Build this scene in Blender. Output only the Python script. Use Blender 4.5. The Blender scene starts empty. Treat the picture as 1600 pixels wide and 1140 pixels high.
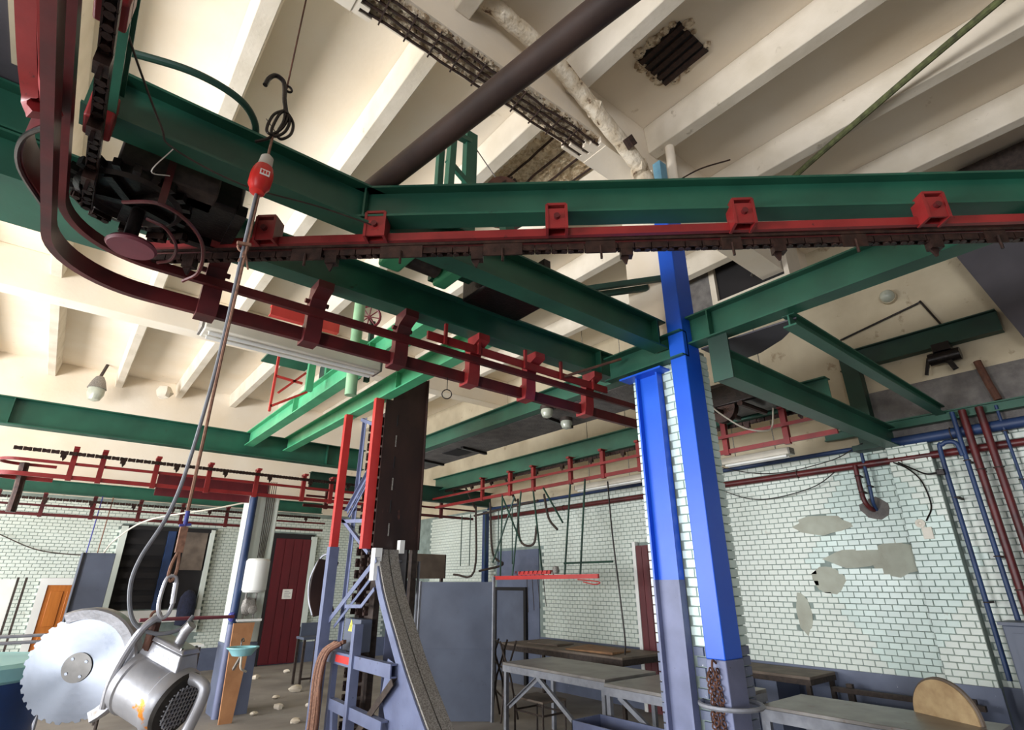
import bpy, math, random
from mathutils import Vector, Matrix
random.seed(7)
S = bpy.context.scene
COL = S.collection
V = Vector
# ------------------------------------------------------------------ camera
cam_d = bpy.data.cameras.new('camera'); cam = bpy.data.objects.new('camera', cam_d); COL.objects.link(cam)
cam.location = (0, 0, 1.7)
cam.rotation_euler = (math.radians(90 + 22.036), 0, math.radians(-39.045))
cam_d.sensor_fit = 'HORIZONTAL'; cam_d.sensor_width = 36; cam_d.lens = 840 / 1600 * 36
cam_d.clip_start = 0.05; cam_d.clip_end = 100
S.camera = cam
# ------------------------------------------------------------------ world, daylight
w = bpy.data.worlds.new('sky'); S.world = w; w.use_nodes = True
w.node_tree.nodes['Background'].inputs[0].default_value = (0.75, 0.87, 1.0, 1)
w.node_tree.nodes['Background'].inputs[1].default_value = 1.0
S.view_settings.view_transform = 'Standard'; S.view_settings.look = 'None'
S.view_settings.gamma = 1; S.view_settings.use_curve_mapping = False
S.view_settings.exposure = -0.3

def area(name, loc, rot, sx, sy, power, col):
    d = bpy.data.lights.new(name, 'AREA'); d.shape = 'RECTANGLE'; d.size = sx; d.size_y = sy
    d.energy = power; d.color = col
    o = bpy.data.objects.new(name, d); COL.objects.link(o); o.location = loc
    o.rotation_euler = rot
    return o
WIN = [(-5.4, -2.6), (2.0, 5.0), (6.0, 9.0), (10.0, 13.4)]      # window openings in the wall on the left, y ranges
WZ = (0.5, 3.3)
for i, (a, b) in enumerate(WIN):
    k = (.8, 1, .9, .8)[i]        # strength of each window, set to balance the light
    # daylight entering each window: blue sky from above, warm light thrown up off the sunlit yard
    area('daylight_sky', (-7.5, (a + b) / 2, (WZ[0] + WZ[1]) / 2), (0, math.radians(-90 + 18), 0), WZ[1] - WZ[0], b - a, 400 * k, (0.66, 0.83, 1.0))
    area('daylight_yard', (-7.48, (a + b) / 2, (WZ[0] + WZ[1]) / 2), (0, math.radians(-90 - 34), 0), WZ[1] - WZ[0], b - a, 800 * k, (1.0, 0.925, 0.85))

# ------------------------------------------------------------------ materials
def lin(c):
    return tuple((x / 255 / 12.92 if x / 255 <= 0.04045 else ((x / 255 + 0.055) / 1.055) ** 2.4) for x in c)
def mat(name, c, c2=None, s=6, mix=(0.35, 0.7), rough=0.55, metal=0.0, bump=0.15, bs=30, spot=None, ss=14, st=(0.62, 0.68), dist=0.004, stretch=(1, 1, 1), emit=None, rvar=0.0):
    m = bpy.data.materials.new(name); m.use_nodes = True
    nt = m.node_tree; N = nt.nodes; L = nt.links
    b = N['Principled BSDF']
    geo = N.new('ShaderNodeNewGeometry')
    mp = N.new('ShaderNodeMapping'); mp.inputs['Scale'].default_value = stretch
    L.new(geo.outputs['Position'], mp.inputs['Vector'])
    n1 = N.new('ShaderNodeTexNoise'); n1.inputs['Scale'].default_value = s; n1.inputs['Detail'].default_value = 6
    L.new(mp.outputs[0], n1.inputs['Vector'])
    r1 = N.new('ShaderNodeMapRange'); r1.inputs[1].default_value = mix[0]; r1.inputs[2].default_value = mix[1]
    L.new(n1.outputs['Fac'], r1.inputs[0])
    mx = N.new('ShaderNodeMix'); mx.data_type = 'RGBA'
    mx.inputs[6].default_value = (*lin(c), 1); mx.inputs[7].default_value = (*lin(c2 or c), 1)
    L.new(r1.outputs[0], mx.inputs[0]); out = mx.outputs[2]
    if rvar:
        oi = N.new('ShaderNodeObjectInfo'); hs = N.new('ShaderNodeHueSaturation')
        rr = N.new('ShaderNodeMapRange'); rr.inputs[3].default_value = 1 - rvar; rr.inputs[4].default_value = 1 + rvar * .4
        L.new(oi.outputs['Random'], rr.inputs[0]); L.new(rr.outputs[0], hs.inputs['Value']); L.new(out, hs.inputs['Color']); out = hs.outputs[0]
    if spot:
        n2 = N.new('ShaderNodeTexNoise'); n2.inputs['Scale'].default_value = ss; n2.inputs['Detail'].default_value = 8; n2.inputs['Roughness'].default_value = 0.65
        L.new(mp.outputs[0], n2.inputs['Vector'])
        r2 = N.new('ShaderNodeMapRange'); r2.inputs[1].default_value = st[0]; r2.inputs[2].default_value = st[1]
        L.new(n2.outputs['Fac'], r2.inputs[0])
        m2 = N.new('ShaderNodeMix'); m2.data_type = 'RGBA'; m2.inputs[7].default_value = (*lin(spot), 1)
        L.new(r2.outputs[0], m2.inputs[0]); L.new(out, m2.inputs[6]); out = m2.outputs[2]
    L.new(out, b.inputs['Base Color'])
    b.inputs['Roughness'].default_value = rough; b.inputs['Metallic'].default_value = metal
    if bump:
        nb = N.new('ShaderNodeTexNoise'); nb.inputs['Scale'].default_value = bs; nb.inputs['Detail'].default_value = 6
        L.new(geo.outputs['Position'], nb.inputs['Vector'])
        bp = N.new('ShaderNodeBump'); bp.inputs['Strength'].default_value = bump; bp.inputs['Distance'].default_value = dist
        L.new(nb.outputs['Fac'], bp.inputs['Height']); L.new(bp.outputs[0], b.inputs['Normal'])
    if emit:
        b.inputs['Emission Color'].default_value = (*lin(c), 1); b.inputs['Emission Strength'].default_value = emit
    return m
M = {}
M['plaster'] = mat('plaster', (238, 228, 212), (230, 214, 190), s=0.9, rough=.9, bump=.3, bs=18, spot=(196, 178, 150), ss=3.2, st=(.66, .74), dist=.006)
M['rib'] = mat('rib_plaster', (226, 216, 200), (206, 195, 176), s=2.5, rough=.9, bump=.4, bs=22, spot=(178, 165, 145), ss=7, st=(.64, .72), dist=.006)
M['plaster_wall'] = mat('plaster_wall', (206, 194, 168), (178, 164, 138), s=1.6, rough=.9, bump=.3, spot=(150, 130, 105), ss=4, st=(.63, .72))
M['patch'] = mat('cement_patch', (176, 180, 166), (160, 160, 146), s=5, rough=.9, bump=.4)
M['duct'] = mat('dark_duct', (78, 75, 82), (66, 63, 70), s=3, rough=.6, bump=.15)
M['rough_concrete'] = mat('rough_concrete', (98, 94, 92), (122, 118, 114), s=9, rough=.95, bump=.8, bs=50, dist=.01)
M['broken'] = mat('broken_concrete', (226, 210, 184), (160, 136, 108), s=20, mix=(.42, .58), rough=.95, bump=1, bs=70, dist=.012, spot=(60, 42, 32), ss=26, st=(.58, .64))
M['broken2'] = mat('exposed_aggregate', (228, 210, 180), (190, 166, 134), s=24, mix=(.4, .6), rough=.95, bump=1, bs=70, dist=.012, spot=(92, 68, 50), ss=12, st=(.64, .7))
M['rebar'] = mat('rebar', (62, 40, 30), (36, 26, 22), s=30, rough=.9, bump=.6, bs=120)
M['floor'] = mat('floor_concrete', (158, 152, 146), (124, 118, 113), s=1.3, rough=.8, bump=.25, spot=(196, 192, 188), ss=9, st=(.66, .7))
M['grout'] = mat('grout', (142, 156, 150), (112, 124, 118), s=5, rough=.9, bump=.3)
M['glaze'] = mat('glazed_brick', (208, 226, 218), (190, 208, 200), s=1.2, rough=.3, bump=.10, bs=14, rvar=.12, spot=(168, 172, 160), ss=5, st=(.66, .74))
M['glaze_b'] = mat('glazed_brick_far', (218, 225, 216), (202, 210, 200), s=1.2, rough=.35, bump=.10, bs=14, spot=(182, 180, 166), ss=3, st=(.64, .74))
M['dado'] = mat('dado_paint', (88, 96, 118), (104, 112, 134), s=3, rough=.5, bump=.2, spot=(190, 192, 200), ss=22, st=(.69, .72))
M['green'] = mat('green_paint', (38, 94, 74), (28, 76, 60), s=3, rough=.42, bump=.12, spot=(40, 48, 40), ss=9, st=(.66, .74))
M['green_lit'] = mat('lit_green_paint', (86, 176, 128), (66, 150, 108), s=4, rough=.42, bump=.12, spot=(60, 80, 62), ss=9, st=(.68, .76))  # lighter copy of the green, with strong light put into the colour
M['green_d'] = mat('dark_green_paint', (26, 66, 52), (18, 46, 38), s=3, rough=.5, bump=.15)
M['mint'] = mat('mint_paint', (150, 190, 150), (120, 165, 128), s=5, rough=.5, bump=.15)
M['red'] = mat('red_paint', (142, 38, 38), (112, 26, 28), s=6, rough=.4, bump=.15, spot=(60, 24, 22), ss=16, st=(.64, .7))
M['red_d'] = mat('dark_red_paint', (92, 26, 28), (62, 20, 22), s=6, rough=.42, bump=.15)
M['red_b'] = mat('bright_red_paint', (205, 62, 58), (186, 50, 48), s=5, rough=.4, bump=.1, spot=(120, 60, 56), ss=20, st=(.68, .72))
M['maroon'] = mat('maroon_door', (96, 24, 32), (82, 20, 27), s=3, rough=.5, bump=.15, stretch=(4, 4, .5))
M['black'] = mat('greasy_black', (24, 20, 20), (42, 34, 32), s=18, rough=.32, metal=.5, bump=.5, bs=60)
M['chain'] = mat('chain_steel', (44, 32, 29), (72, 50, 44), s=22, rough=.4, metal=.6, bump=.5, bs=80)
M['rust'] = mat('rust_brown', (98, 62, 46), (66, 42, 34), s=14, rough=.85, bump=.5, bs=80)
M['brown'] = mat('brown_sheet', (58, 38, 33), (40, 27, 25), s=3, rough=.55, metal=.2, bump=.2, spot=(120, 72, 62), ss=4, st=(.63, .75), stretch=(2, 2, .7))
M['pipe_brown'] = mat('brown_pipe', (72, 54, 48), (54, 40, 36), s=5, rough=.6, bump=.2)
M['blue'] = mat('blue_paint', (16, 82, 202), (24, 90, 206), s=3, rough=.4, bump=.1, spot=(70, 100, 180), ss=8, st=(.70, .85))
M['blue_l'] = mat('pale_blue_paint', (112, 158, 178), (92, 140, 166), s=9, rough=.6, bump=.2)
M['blue_d'] = mat('dark_blue_pipe', (38, 62, 104), (30, 48, 84), s=5, rough=.5, bump=.1)
M['lilac'] = mat('blue_grey_paint', (108, 116, 146), (94, 100, 128), s=6, rough=.45, bump=.12, spot=(70, 74, 92), ss=16, st=(.64, .7))
M['grey_paint'] = mat('grey_paint', (88, 95, 112), (78, 84, 100), s=3, rough=.5, bump=.12, spot=(70, 74, 86), ss=6, st=(.66, .74))
M['post_grey'] = mat('post_grey_paint', (112, 118, 150), (96, 102, 130), s=5, rough=.5, bump=.15, spot=(70, 72, 84), ss=18, st=(.66, .7))
M['steel'] = mat('blade_steel', (138, 143, 152), (124, 129, 139), s=3, rough=.24, metal=1, bump=.03, bs=60, spot=(112, 118, 130), ss=14, st=(.62, .75))
M['hub'] = mat('hub_steel', (104, 102, 100), (84, 82, 80), s=20, rough=.3, metal=1, bump=.05)
M['alu'] = mat('cast_aluminium', (180, 180, 185), (156, 156, 160), s=12, rough=.38, metal=.6, bump=.25, bs=60, spot=(150, 140, 128), ss=10, st=(.64, .72))
M['alu_rust'] = mat('aluminium_orange', (178, 178, 182), (156, 156, 160), s=12, rough=.42, metal=.5, bump=.25, spot=(226, 140, 40), ss=7, st=(.565, .60))
M['galv'] = mat('worn_galvanised', (160, 156, 150), (120, 114, 108), s=90, mix=(.4, .6), rough=.6, metal=.35, bump=.3, bs=120)
M['galv_dark'] = mat('dirty_galvanised', (74, 62, 56), (52, 44, 40), s=24, rough=.7, metal=.3, bump=.3, bs=100)
M['grille'] = mat('dark_mesh', (58, 54, 50), (40, 38, 36), s=40, rough=.6, metal=.4, bump=.3)
M['white'] = mat('white_enamel', (236, 236, 232), (226, 226, 222), s=3, rough=.35, bump=.03)
M['lampwhite'] = mat('lamp_housing', (226, 220, 206), (206, 198, 182), s=3, rough=.5, bump=.05)
M['rope'] = mat('rope', (150, 112, 92), (112, 82, 68), s=60, rough=.9, bump=.4)
M['cable'] = mat('grey_cable', (120, 122, 128), (102, 104, 110), s=10, rough=.6, bump=.05)
M['rope_blue'] = mat('blue_tape', (70, 76, 160), (56, 62, 136), s=20, rough=.7)
M['plug_red'] = mat('plug_red', (206, 44, 36), (188, 36, 30), s=8, rough=.35, bump=.03)
M['plug_white'] = mat('plug_cap', (196, 190, 178), (176, 170, 158), s=8, rough=.5, bump=.03)
M['orange_wood'] = mat('orange_door', (198, 118, 46), (172, 94, 30), s=3, rough=.45, bump=.1, stretch=(6, 6, .6))
M['wood'] = mat('old_wood', (150, 112, 78), (112, 80, 54), s=5, rough=.8, bump=.3, stretch=(6, 1, 1))
M['board'] = mat('chipboard', (178, 128, 88), (156, 108, 72), s=6, rough=.8, bump=.2)
M['tabletop'] = mat('worn_metal_top', (150, 146, 142), (122, 116, 112), s=4, rough=.42, metal=.45, bump=.15, spot=(108, 84, 70), ss=6, st=(.64, .72))
M['dirtytop'] = mat('dirty_top', (118, 104, 92), (90, 78, 68), s=5, rough=.7, bump=.3)
M['straw'] = mat('log_wood', (198, 170, 128), (168, 138, 100), s=10, rough=.85, bump=.3)
M['dark'] = mat('dark_interior', (34, 31, 32), (24, 22, 23), s=2, rough=.9)  # near-black; in openings it paints the unlit depth
M['cyan'] = mat('cyan_rim', (150, 208, 214), (132, 192, 202), s=4, rough=.35)
M['tub'] = mat('tub_blue', (22, 66, 128), (18, 54, 108), s=4, rough=.45)
M['paper'] = mat('paper', (232, 228, 220), (222, 216, 206), s=8, rough=.9)
M['yellow'] = mat('warning_yellow', (226, 220, 96), (216, 208, 84), s=8, rough=.5)
M['glass'] = mat('lamp_glass', (190, 194, 178), (168, 172, 158), s=10, rough=.15, bump=.05)
M['purple'] = mat('purple_red_paint', (122, 58, 70), (104, 48, 60), s=5, rough=.5)
M['cloth'] = mat('navy_cloth', (40, 44, 66), (30, 32, 48), s=14, rough=.95, bump=.5, dist=.02)
M['leg'] = mat('grey_leg', (150, 152, 160), (128, 130, 138), s=12, rough=.5, metal=.3, bump=.15)
M['lagging'] = mat('pipe_lagging', (226, 214, 194), (190, 170, 140), s=9, rough=.95, bump=.9, bs=26, dist=.02, spot=(96, 72, 54), ss=9, st=(.60, .66))
M['moss'] = mat('mossy_rope', (104, 110, 70), (66, 64, 46), s=18, rough=.9, bump=.6, dist=.01)

_nt = M['steel'].node_tree; _tg = _nt.nodes.new('ShaderNodeTangent'); _tg.direction_type = 'RADIAL'; _tg.axis = 'Y'
_b = _nt.nodes['Principled BSDF']; _b.inputs['Anisotropic'].default_value = .75; _b.inputs['Roughness'].default_value = .34; _nt.links.new(_tg.outputs[0], _b.inputs['Tangent'])
# ------------------------------------------------------------------ mesh helpers
class MB:
    def __init__(s): s.v = []; s.f = []
    def add(s, vs, fs):
        o = len(s.v); s.v += [tuple(p) for p in vs]; s.f += [tuple(i + o for i in f) for f in fs]; return s
    def hexa(s, p):            # 8 corners: bottom 4 ccw, top 4 ccw
        return s.add(p, [(3, 2, 1, 0), (4, 5, 6, 7), (0, 1, 5, 4), (1, 2, 6, 5), (2, 3, 7, 6), (3, 0, 4, 7)])
    def box(s, x0, x1, y0, y1, z0, z1):
        return s.hexa([(x0, y0, z0), (x1, y0, z0), (x1, y1, z0), (x0, y1, z0), (x0, y0, z1), (x1, y0, z1), (x1, y1, z1), (x0, y1, z1)])
    def bar(s, p0, p1, w, h, up=(0, 0, 1), ds=0, du=0):     # rectangular bar from p0 to p1, ds/du shift sideways/up
        p0 = V(p0); p1 = V(p1); t = (p1 - p0).normalized(); sd = t.cross(V(up))
        if sd.length < 1e-4: sd = t.cross(V((1, 0, 0)))
        sd.normalize(); u = sd.cross(t).normalized()
        p0 = p0 + sd * ds + u * du; p1 = p1 + sd * ds + u * du
        a = sd * (w / 2); b = u * (h / 2)
        return s.hexa([p0 - a - b, p0 + a - b, p1 + a - b, p1 - a - b, p0 - a + b, p0 + a + b, p1 + a + b, p1 - a + b])
    def ibeam(s, p0, p1, h, w, tf=.013, tw=.012):           # p0, p1: centre line of the top
        s.bar(p0, p1, w, tf, du=-tf / 2); s.bar(p0, p1, w, tf, du=-h + tf / 2); s.bar(p0, p1, tw, h - 2 * tf, du=-h / 2); return s
    def channel(s, p0, p1, h, w, side=1, t=.012):
        s.bar(p0, p1, w, t, du=-t / 2); s.bar(p0, p1, w, t, du=-h + t / 2); s.bar(p0, p1, t, h - 2 * t, ds=side * (w / 2 - t / 2), du=-h / 2); return s
    def angle(s, p0, p1, w, t=.008, up=(0, 0, 1)):
        s.bar(p0, p1, w, t, up); s.bar(p0, p1, t, w, up, ds=w / 2 - t / 2, du=-w / 2 - t / 2); return s
    def sweep(s, pts, prof, up=(0, 0, 1), closed=False):    # profile of (side, up)
        pts = [V(p) for p in pts]; n = len(pts); k = len(prof); vs = []
        for i in range(n):
            a = pts[max(i - 1, 0)]; b = pts[min(i + 1, n - 1)]
            t = (b - a).normalized(); sd = t.cross(V(up)).normalized(); u = sd.cross(t).normalized()
            vs += [pts[i] + sd * q[0] + u * q[1] for q in prof]
        fs = [(i * k + j, i * k + (j + 1) % k, (i + 1) * k + (j + 1) % k, (i + 1) * k + j) for i in range(n - 1) for j in range(k)]
        fs += [tuple(range(k))[::-1], tuple((n - 1) * k + j for j in range(k))]
        return s.add(vs, fs)
    def tube(s, pts, r, n=8, r1=None):
        pts = [V(p) for p in pts]; m = len(pts); vs = []; pu = None
        for i in range(m):
            t = (pts[min(i + 1, m - 1)] - pts[max(i - 1, 0)]).normalized()
            if pu is None:
                pu = t.orthogonal().normalized()
            pu = (pu - t * pu.dot(t))
            pu = pu.normalized() if pu.length > 1e-5 else t.orthogonal().normalized()
            q = t.cross(pu); rr = r if r1 is None else r + (r1 - r) * i / (m - 1)
            vs += [pts[i] + (pu * math.cos(2 * math.pi * j / n) + q * math.sin(2 * math.pi * j / n)) * rr for j in range(n)]
        fs = [(i * n + j, i * n + (j + 1) % n, (i + 1) * n + (j + 1) % n, (i + 1) * n + j) for i in range(m - 1) for j in range(n)]
        fs += [tuple(range(n))[::-1], tuple((m - 1) * n + j for j in range(n))]
        return s.add(vs, fs)
    def cyl(s, p0, p1, r, n=16, r1=None): return s.tube([p0, p1], r, n, r1)
    def lathe(s, prof, c=(0, 0, 0), ax=(0, 0, 1), n=20):    # profile of (radius, height) along axis
        ax = V(ax).normalized(); a = ax.orthogonal().normalized(); b = ax.cross(a); c = V(c); vs = []
        for (r, h) in prof:
            vs += [c + ax * h + (a * math.cos(2 * math.pi * j / n) + b * math.sin(2 * math.pi * j / n)) * max(r, 1e-4) for j in range(n)]
        m = len(prof)
        fs = [(i * n + j, i * n + (j + 1) % n, (i + 1) * n + (j + 1) % n, (i + 1) * n + j) for i in range(m - 1) for j in range(n)]
        fs += [tuple(range(n))[::-1], tuple((m - 1) * n + j for j in range(n))]
        return s.add(vs, fs)
    def torus(s, c, ax, R, r, n=24, k=8, a0=0, a1=2 * math.pi, ref=None):
        ax = V(ax).normalized(); a = V(ref).normalized() if ref else ax.orthogonal().normalized(); b = ax.cross(a); c = V(c)
        return s.tube([c + (a * math.cos(a0 + (a1 - a0) * i / n) + b * math.sin(a0 + (a1 - a0) * i / n)) * R for i in range(n + 1)], r, k)
    def prism(s, poly, d):                                   # extrude a planar polygon by vector d
        n = len(poly); d = V(d)
        vs = [V(p) for p in poly] + [V(p) + d for p in poly]
        return s.add(vs, [tuple(range(n))[::-1], tuple(range(n, 2 * n))] + [(i, (i + 1) % n, (i + 1) % n + n, i + n) for i in range(n)])
    def lump(s, c, r, sq=(1, 1, .6), n=7):
        c = V(c); vs = []; fs = []
        for i in range(1, 4):
            for j in range(n):
                th = math.pi * i / 4; ph = 2 * math.pi * j / n; k = r * random.uniform(.75, 1.2)
                vs.append(c + V((math.sin(th) * math.cos(ph) * k * sq[0], math.sin(th) * math.sin(ph) * k * sq[1], math.cos(th) * k * sq[2])))
        vs += [c + V((0, 0, r * sq[2])), c - V((0, 0, r * sq[2]))]
        for i in range(2):
            for j in range(n): fs.append((i * n + j, (i + 1) * n + j, (i + 1) * n + (j + 1) % n, i * n + (j + 1) % n))
        for j in range(n): fs.append((3 * n, j, (j + 1) % n)); fs.append((3 * n + 1, 2 * n + (j + 1) % n, 2 * n + j))
        return s.add(vs, fs)
def spl(pts, k=8):                                           # Catmull-Rom through the points
    P = [V(p) for p in pts]; P = [P[0] * 2 - P[1]] + P + [P[-1] * 2 - P[-2]]; o = []
    for i in range(1, len(P) - 2):
        for j in range(k):
            t = j / k; a, b, c, d = P[i - 1:i + 3]
            o.append(.5 * ((2 * b) + (c - a) * t + (2 * a - 5 * b + 4 * c - d) * t * t + (3 * b - a - 3 * c + d) * t ** 3))
    return o + [P[-2]]
def mesh(name, mb, m):
    me = bpy.data.meshes.new(name); me.from_pydata([tuple(v) for v in mb.v], [], mb.f); me.update()
    import bmesh
    bm = bmesh.new(); bm.from_mesh(me); bmesh.ops.recalc_face_normals(bm, faces=bm.faces); bm.to_mesh(me); bm.free()
    me.polygons.foreach_set('use_smooth', [True] * len(me.polygons)); me.set_sharp_from_angle(angle=math.radians(35))
    me.materials.append(M[m] if isinstance(m, str) else m); return me
def link(name, me, parent=None, world=True):
    o = bpy.data.objects.new(name, me); COL.objects.link(o)
    if parent is not None:
        o.parent = parent
        if world and parent.type == 'EMPTY': o.location = -V(parent.location)
    return o
def obj(name, mb, m, parent=None, world=True, label=None, bevel=0):
    o = link(name, mesh(name, mb, m), parent, world)
    if label: o['label'] = label
    if bevel:
        b = o.modifiers.new('bevel', 'BEVEL'); b.width = bevel; b.segments = 2; b.limit_method = 'ANGLE'
    return o
def tag(o, label, cat, group=None, kind=None):
    o['label'] = label
    if cat: o['category'] = cat
    if group: o['group'] = group
    if kind: o['kind'] = kind
    return o
def thing(name, label, cat, loc=(0, 0, 0), group=None):
    o = bpy.data.objects.new(name, None); COL.objects.link(o); o.location = loc; o.empty_display_size = .1
    return tag(o, label, cat, group)
def one(name, mb, m, label, cat, group=None, bevel=0): return tag(obj(name, mb, m, bevel=bevel), label, cat, group)
def struct(name, mb, m, parent=None, label=None):
    o = obj(name, mb, m, parent); o['kind'] = 'structure'
    if label: o['label'] = label
    return o
def rect(w, h, s=0, u=0): return [(s - w / 2, u - h / 2), (s + w / 2, u - h / 2), (s + w / 2, u + h / 2), (s - w / 2, u + h / 2)]

# ================================================================== the hall
XW, YB, XL, YF, ZS = 7.2, 14.0, -7.6, -6.0, 5.95
struct('floor', MB().box(XL, XW, YF, YB, -.1, 0), 'floor', label='grey worn concrete floor with scattered dust')
ceil = struct('ceiling', MB().box(XL, XW, YF, YB, ZS, ZS + .15), 'plaster', label='whitewashed ribbed concrete ceiling')
MBEAMS = [(-4.25, -3.97), (2.38, 2.66), (9.03, 9.33)]
spans = [(YF, -4.25), (-3.97, 2.38), (2.66, 9.03), (9.33, YB)]
for k in range(-8, 6):
    x = 1.38 + 1.147 * k
    if x < XL or x > XW - .1: continue
    for (a, b) in spans:
        obj('rib', MB().hexa([(x, a, 5.65), (x + .13, a, 5.65), (x + .13, b, 5.65), (x, b, 5.65), (x - .04, a, ZS), (x + .17, a, ZS), (x + .17, b, ZS), (x - .04, b, ZS)]), 'rib', ceil, bevel=.008)
for i, (a, b) in enumerate(MBEAMS):
    if i == 1:
        m = MB().box(XL, XW, a, b, 5.42, ZS); m.box(XL, .72, a, b, 5.35, 5.42); m.box(3.02, XW, a, b, 5.35, 5.42)
        # jagged ends of the spalled cover
        for q in range(9):
            y = a + (b - a) * (q + .5) / 9; d = (b - a) / 18
            m.box(.72, .72 + random.uniform(.02, .22), y - d, y + d, 5.355, 5.42); m.box(3.02 - random.uniform(.02, .3), 3.02, y - d, y + d, 5.355, 5.42)
        obj('beam', m, 'plaster', ceil)
    else:
        obj('beam', MB().box(XL, XW, a, b, 5.35, ZS), 'plaster', ceil, bevel=.01)
# spalled underside of the middle beam: broken concrete, rods and stirrups
def roughpatch(x0, x1, y0, y1, z, amp, nx, ny, edge=True):
    vs = []; fs = []
    for i in range(nx + 1):
        for j in range(ny + 1):
            e = (i in (0, nx) or j in (0, ny)) and edge
            vs.append((x0 + (x1 - x0) * i / nx + random.uniform(-.4, .4) * (x1 - x0) / nx, y0 + (y1 - y0) * j / ny + (0 if j in (0, ny) else random.uniform(-.3, .3) * (y1 - y0) / ny), z + (.03 if e else random.uniform(-amp, amp))))
    for i in range(nx):
        for j in range(ny):
            a = i * (ny + 1) + j; fs.append((a, a + 1, a + ny + 2, a + ny + 1))
    return MB().add(vs, fs)
obj('spalled_concrete', roughpatch(.76, 3.0, 2.385, 2.655, 5.405, .022, 70, 12), 'broken', ceil, label='crumbling broken concrete under the beam')
for j in range(4):
    y = 2.43 + .06 * j
    obj('reinforcing_rod', MB().tube([(.72 + i * .115, y + random.uniform(-.006, .006), 5.375 + random.uniform(-.006, .006)) for i in range(21)], .011, 6), 'rebar', ceil)
for j in range(11):
    x = .9 + j * .2
    obj('stirrup', MB().bar((x, 2.40, 5.366), (x + .02, 2.64, 5.366), .010, .010), 'rebar', ceil)
# broken slab beside the column
obj('spalled_concrete', roughpatch(2.86, 3.72, 2.75, 4.2, 5.935, .02, 24, 40), 'broken2', ceil)
for j in range(4):
    x = 2.98 + .2 * j
    obj('reinforcing_rod', MB().tube([(x + .02 * random.random(), 2.8 + i * .15, 5.905 + random.uniform(-.008, .008)) for i in range(9)], .014, 6), 'rebar', ceil)
# openings in the slab
def hole(x0, x1, y0, y1, label):
    o = obj('opening_shade', MB().box(x0, x1, y0, y1, ZS - .012, ZS + .02), 'dark', ceil, label=label)  # flat dark panel; the shade of a hole is painted, none is cut
    n = 5
    for i in range(n):
        xx = x0 + (x1 - x0) * (i + .5) / n
        obj('lath', MB().bar((xx, y0, ZS - .02), (xx + .01, y1, ZS - .02), .05, .015), 'rebar', o)
    fr = MB()
    for q in range(26):
        t = random.random(); sd = random.choice('nsew')
        c = {'n': (x0 + (x1 - x0) * t, y1 + .02), 's': (x0 + (x1 - x0) * t, y0 - .02), 'e': (x1 + .02, y0 + (y1 - y0) * t), 'w': (x0 - .02, y0 + (y1 - y0) * t)}[sd]
        fr.lump((c[0], c[1], ZS - .005), random.uniform(.025, .06), (1, 1, .35))
    obj('broken_edge', fr, 'broken', o)
hole(2.96, 3.38, 1.48, 1.92, 'dark panel for a broken opening in the slab showing laths')
# boxed vent over the right side
vt = thing('ceiling_vent', 'dark open vent box hanging from the ceiling by the right wall', 'vent', (6.7, 2.8, 5.2))
obj('opening', MB().box(6.36, 6.40, 2.36, 3.28, 5.28, 5.86), 'dark', vt)  # dark panel painting the shade inside the vent
for (a, b) in ((2.30, 2.36), (3.28, 3.36)): obj('side_frame', MB().box(6.30, 6.7, a, b, 5.20, 5.95), 'rib', vt)
obj('top_frame', MB().box(6.30, 6.7, 2.36, 3.28, 5.86, 5.95), 'rib', vt)
obj('bottom_frame', MB().box(6.30, 6.7, 2.36, 3.28, 5.20, 5.28), 'rib', vt)
obj('torn_sheet', MB().bar((6.33, 2.55, 5.8), (6.33, 2.78, 5.45), .004, .05, up=(1, 0, 0)), 'galv', vt)
obj('concrete_stub', MB().box(6.3, 6.75, 3.36, 3.8, 5.1, 5.95), 'rough_concrete', vt)

# walls -------------------------------------------------------------
def wall_openings(name, axis, c0, c1, lo, hi, z1, wins, wz, m):
    mb = MB()
    def bx(a, b, za, zb):
        if axis == 'x': mb.box(c0, c1, a, b, za, zb)
        else: mb.box(a, b, c0, c1, za, zb)
    e = lo
    for (a, b) in wins: bx(e, a, 0, z1); bx(a, b, 0, wz[0]); bx(a, b, wz[1], z1); e = b
    bx(e, hi, 0, z1)
    return struct(name, mb, m)
wl = wall_openings('wall_left', 'x', XL - .3, XL, YF, YB, ZS, WIN, WZ, 'dado')
wf = struct('wall_front', MB().box(XL - .3, XW + .3, YF - .3, YF, 0, ZS), 'dado')
wr = struct('wall_right', MB().box(XW, XW + .3, YF, YB, 0, ZS), 'plaster_wall', label='right wall, plaster above and white glazed brick below')
wb = struct('wall_back', MB().box(XL, XW, YB, YB + .3, 0, ZS), 'plaster', label='back wall of white glazed brick with doors')
n_ = 0
for (axis, wins, wz) in (('x', WIN, WZ),):
    for (a, b) in wins:
        n_ += 1; fr = MB(); pos = XL - .2 if axis == 'x' else YF - .2
        for f in (0, .25, .5, .75, 1):
            c = a + (b - a) * f
            if axis == 'x': fr.box(pos - .03, pos + .03, c - .03, c + .03, *wz)
            else: fr.box(c - .03, c + .03, pos - .03, pos + .03, *wz)
        for f in (0, .33, .66, 1):
            z = wz[0] + (wz[1] - wz[0]) * f
            if axis == 'x': fr.box(pos - .03, pos + .03, a, b, z - .03, z + .03)
            else: fr.box(a, b, pos - .03, pos + .03, z - .03, z + .03)
        struct('window_%d' % n_, fr, 'white')
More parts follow.
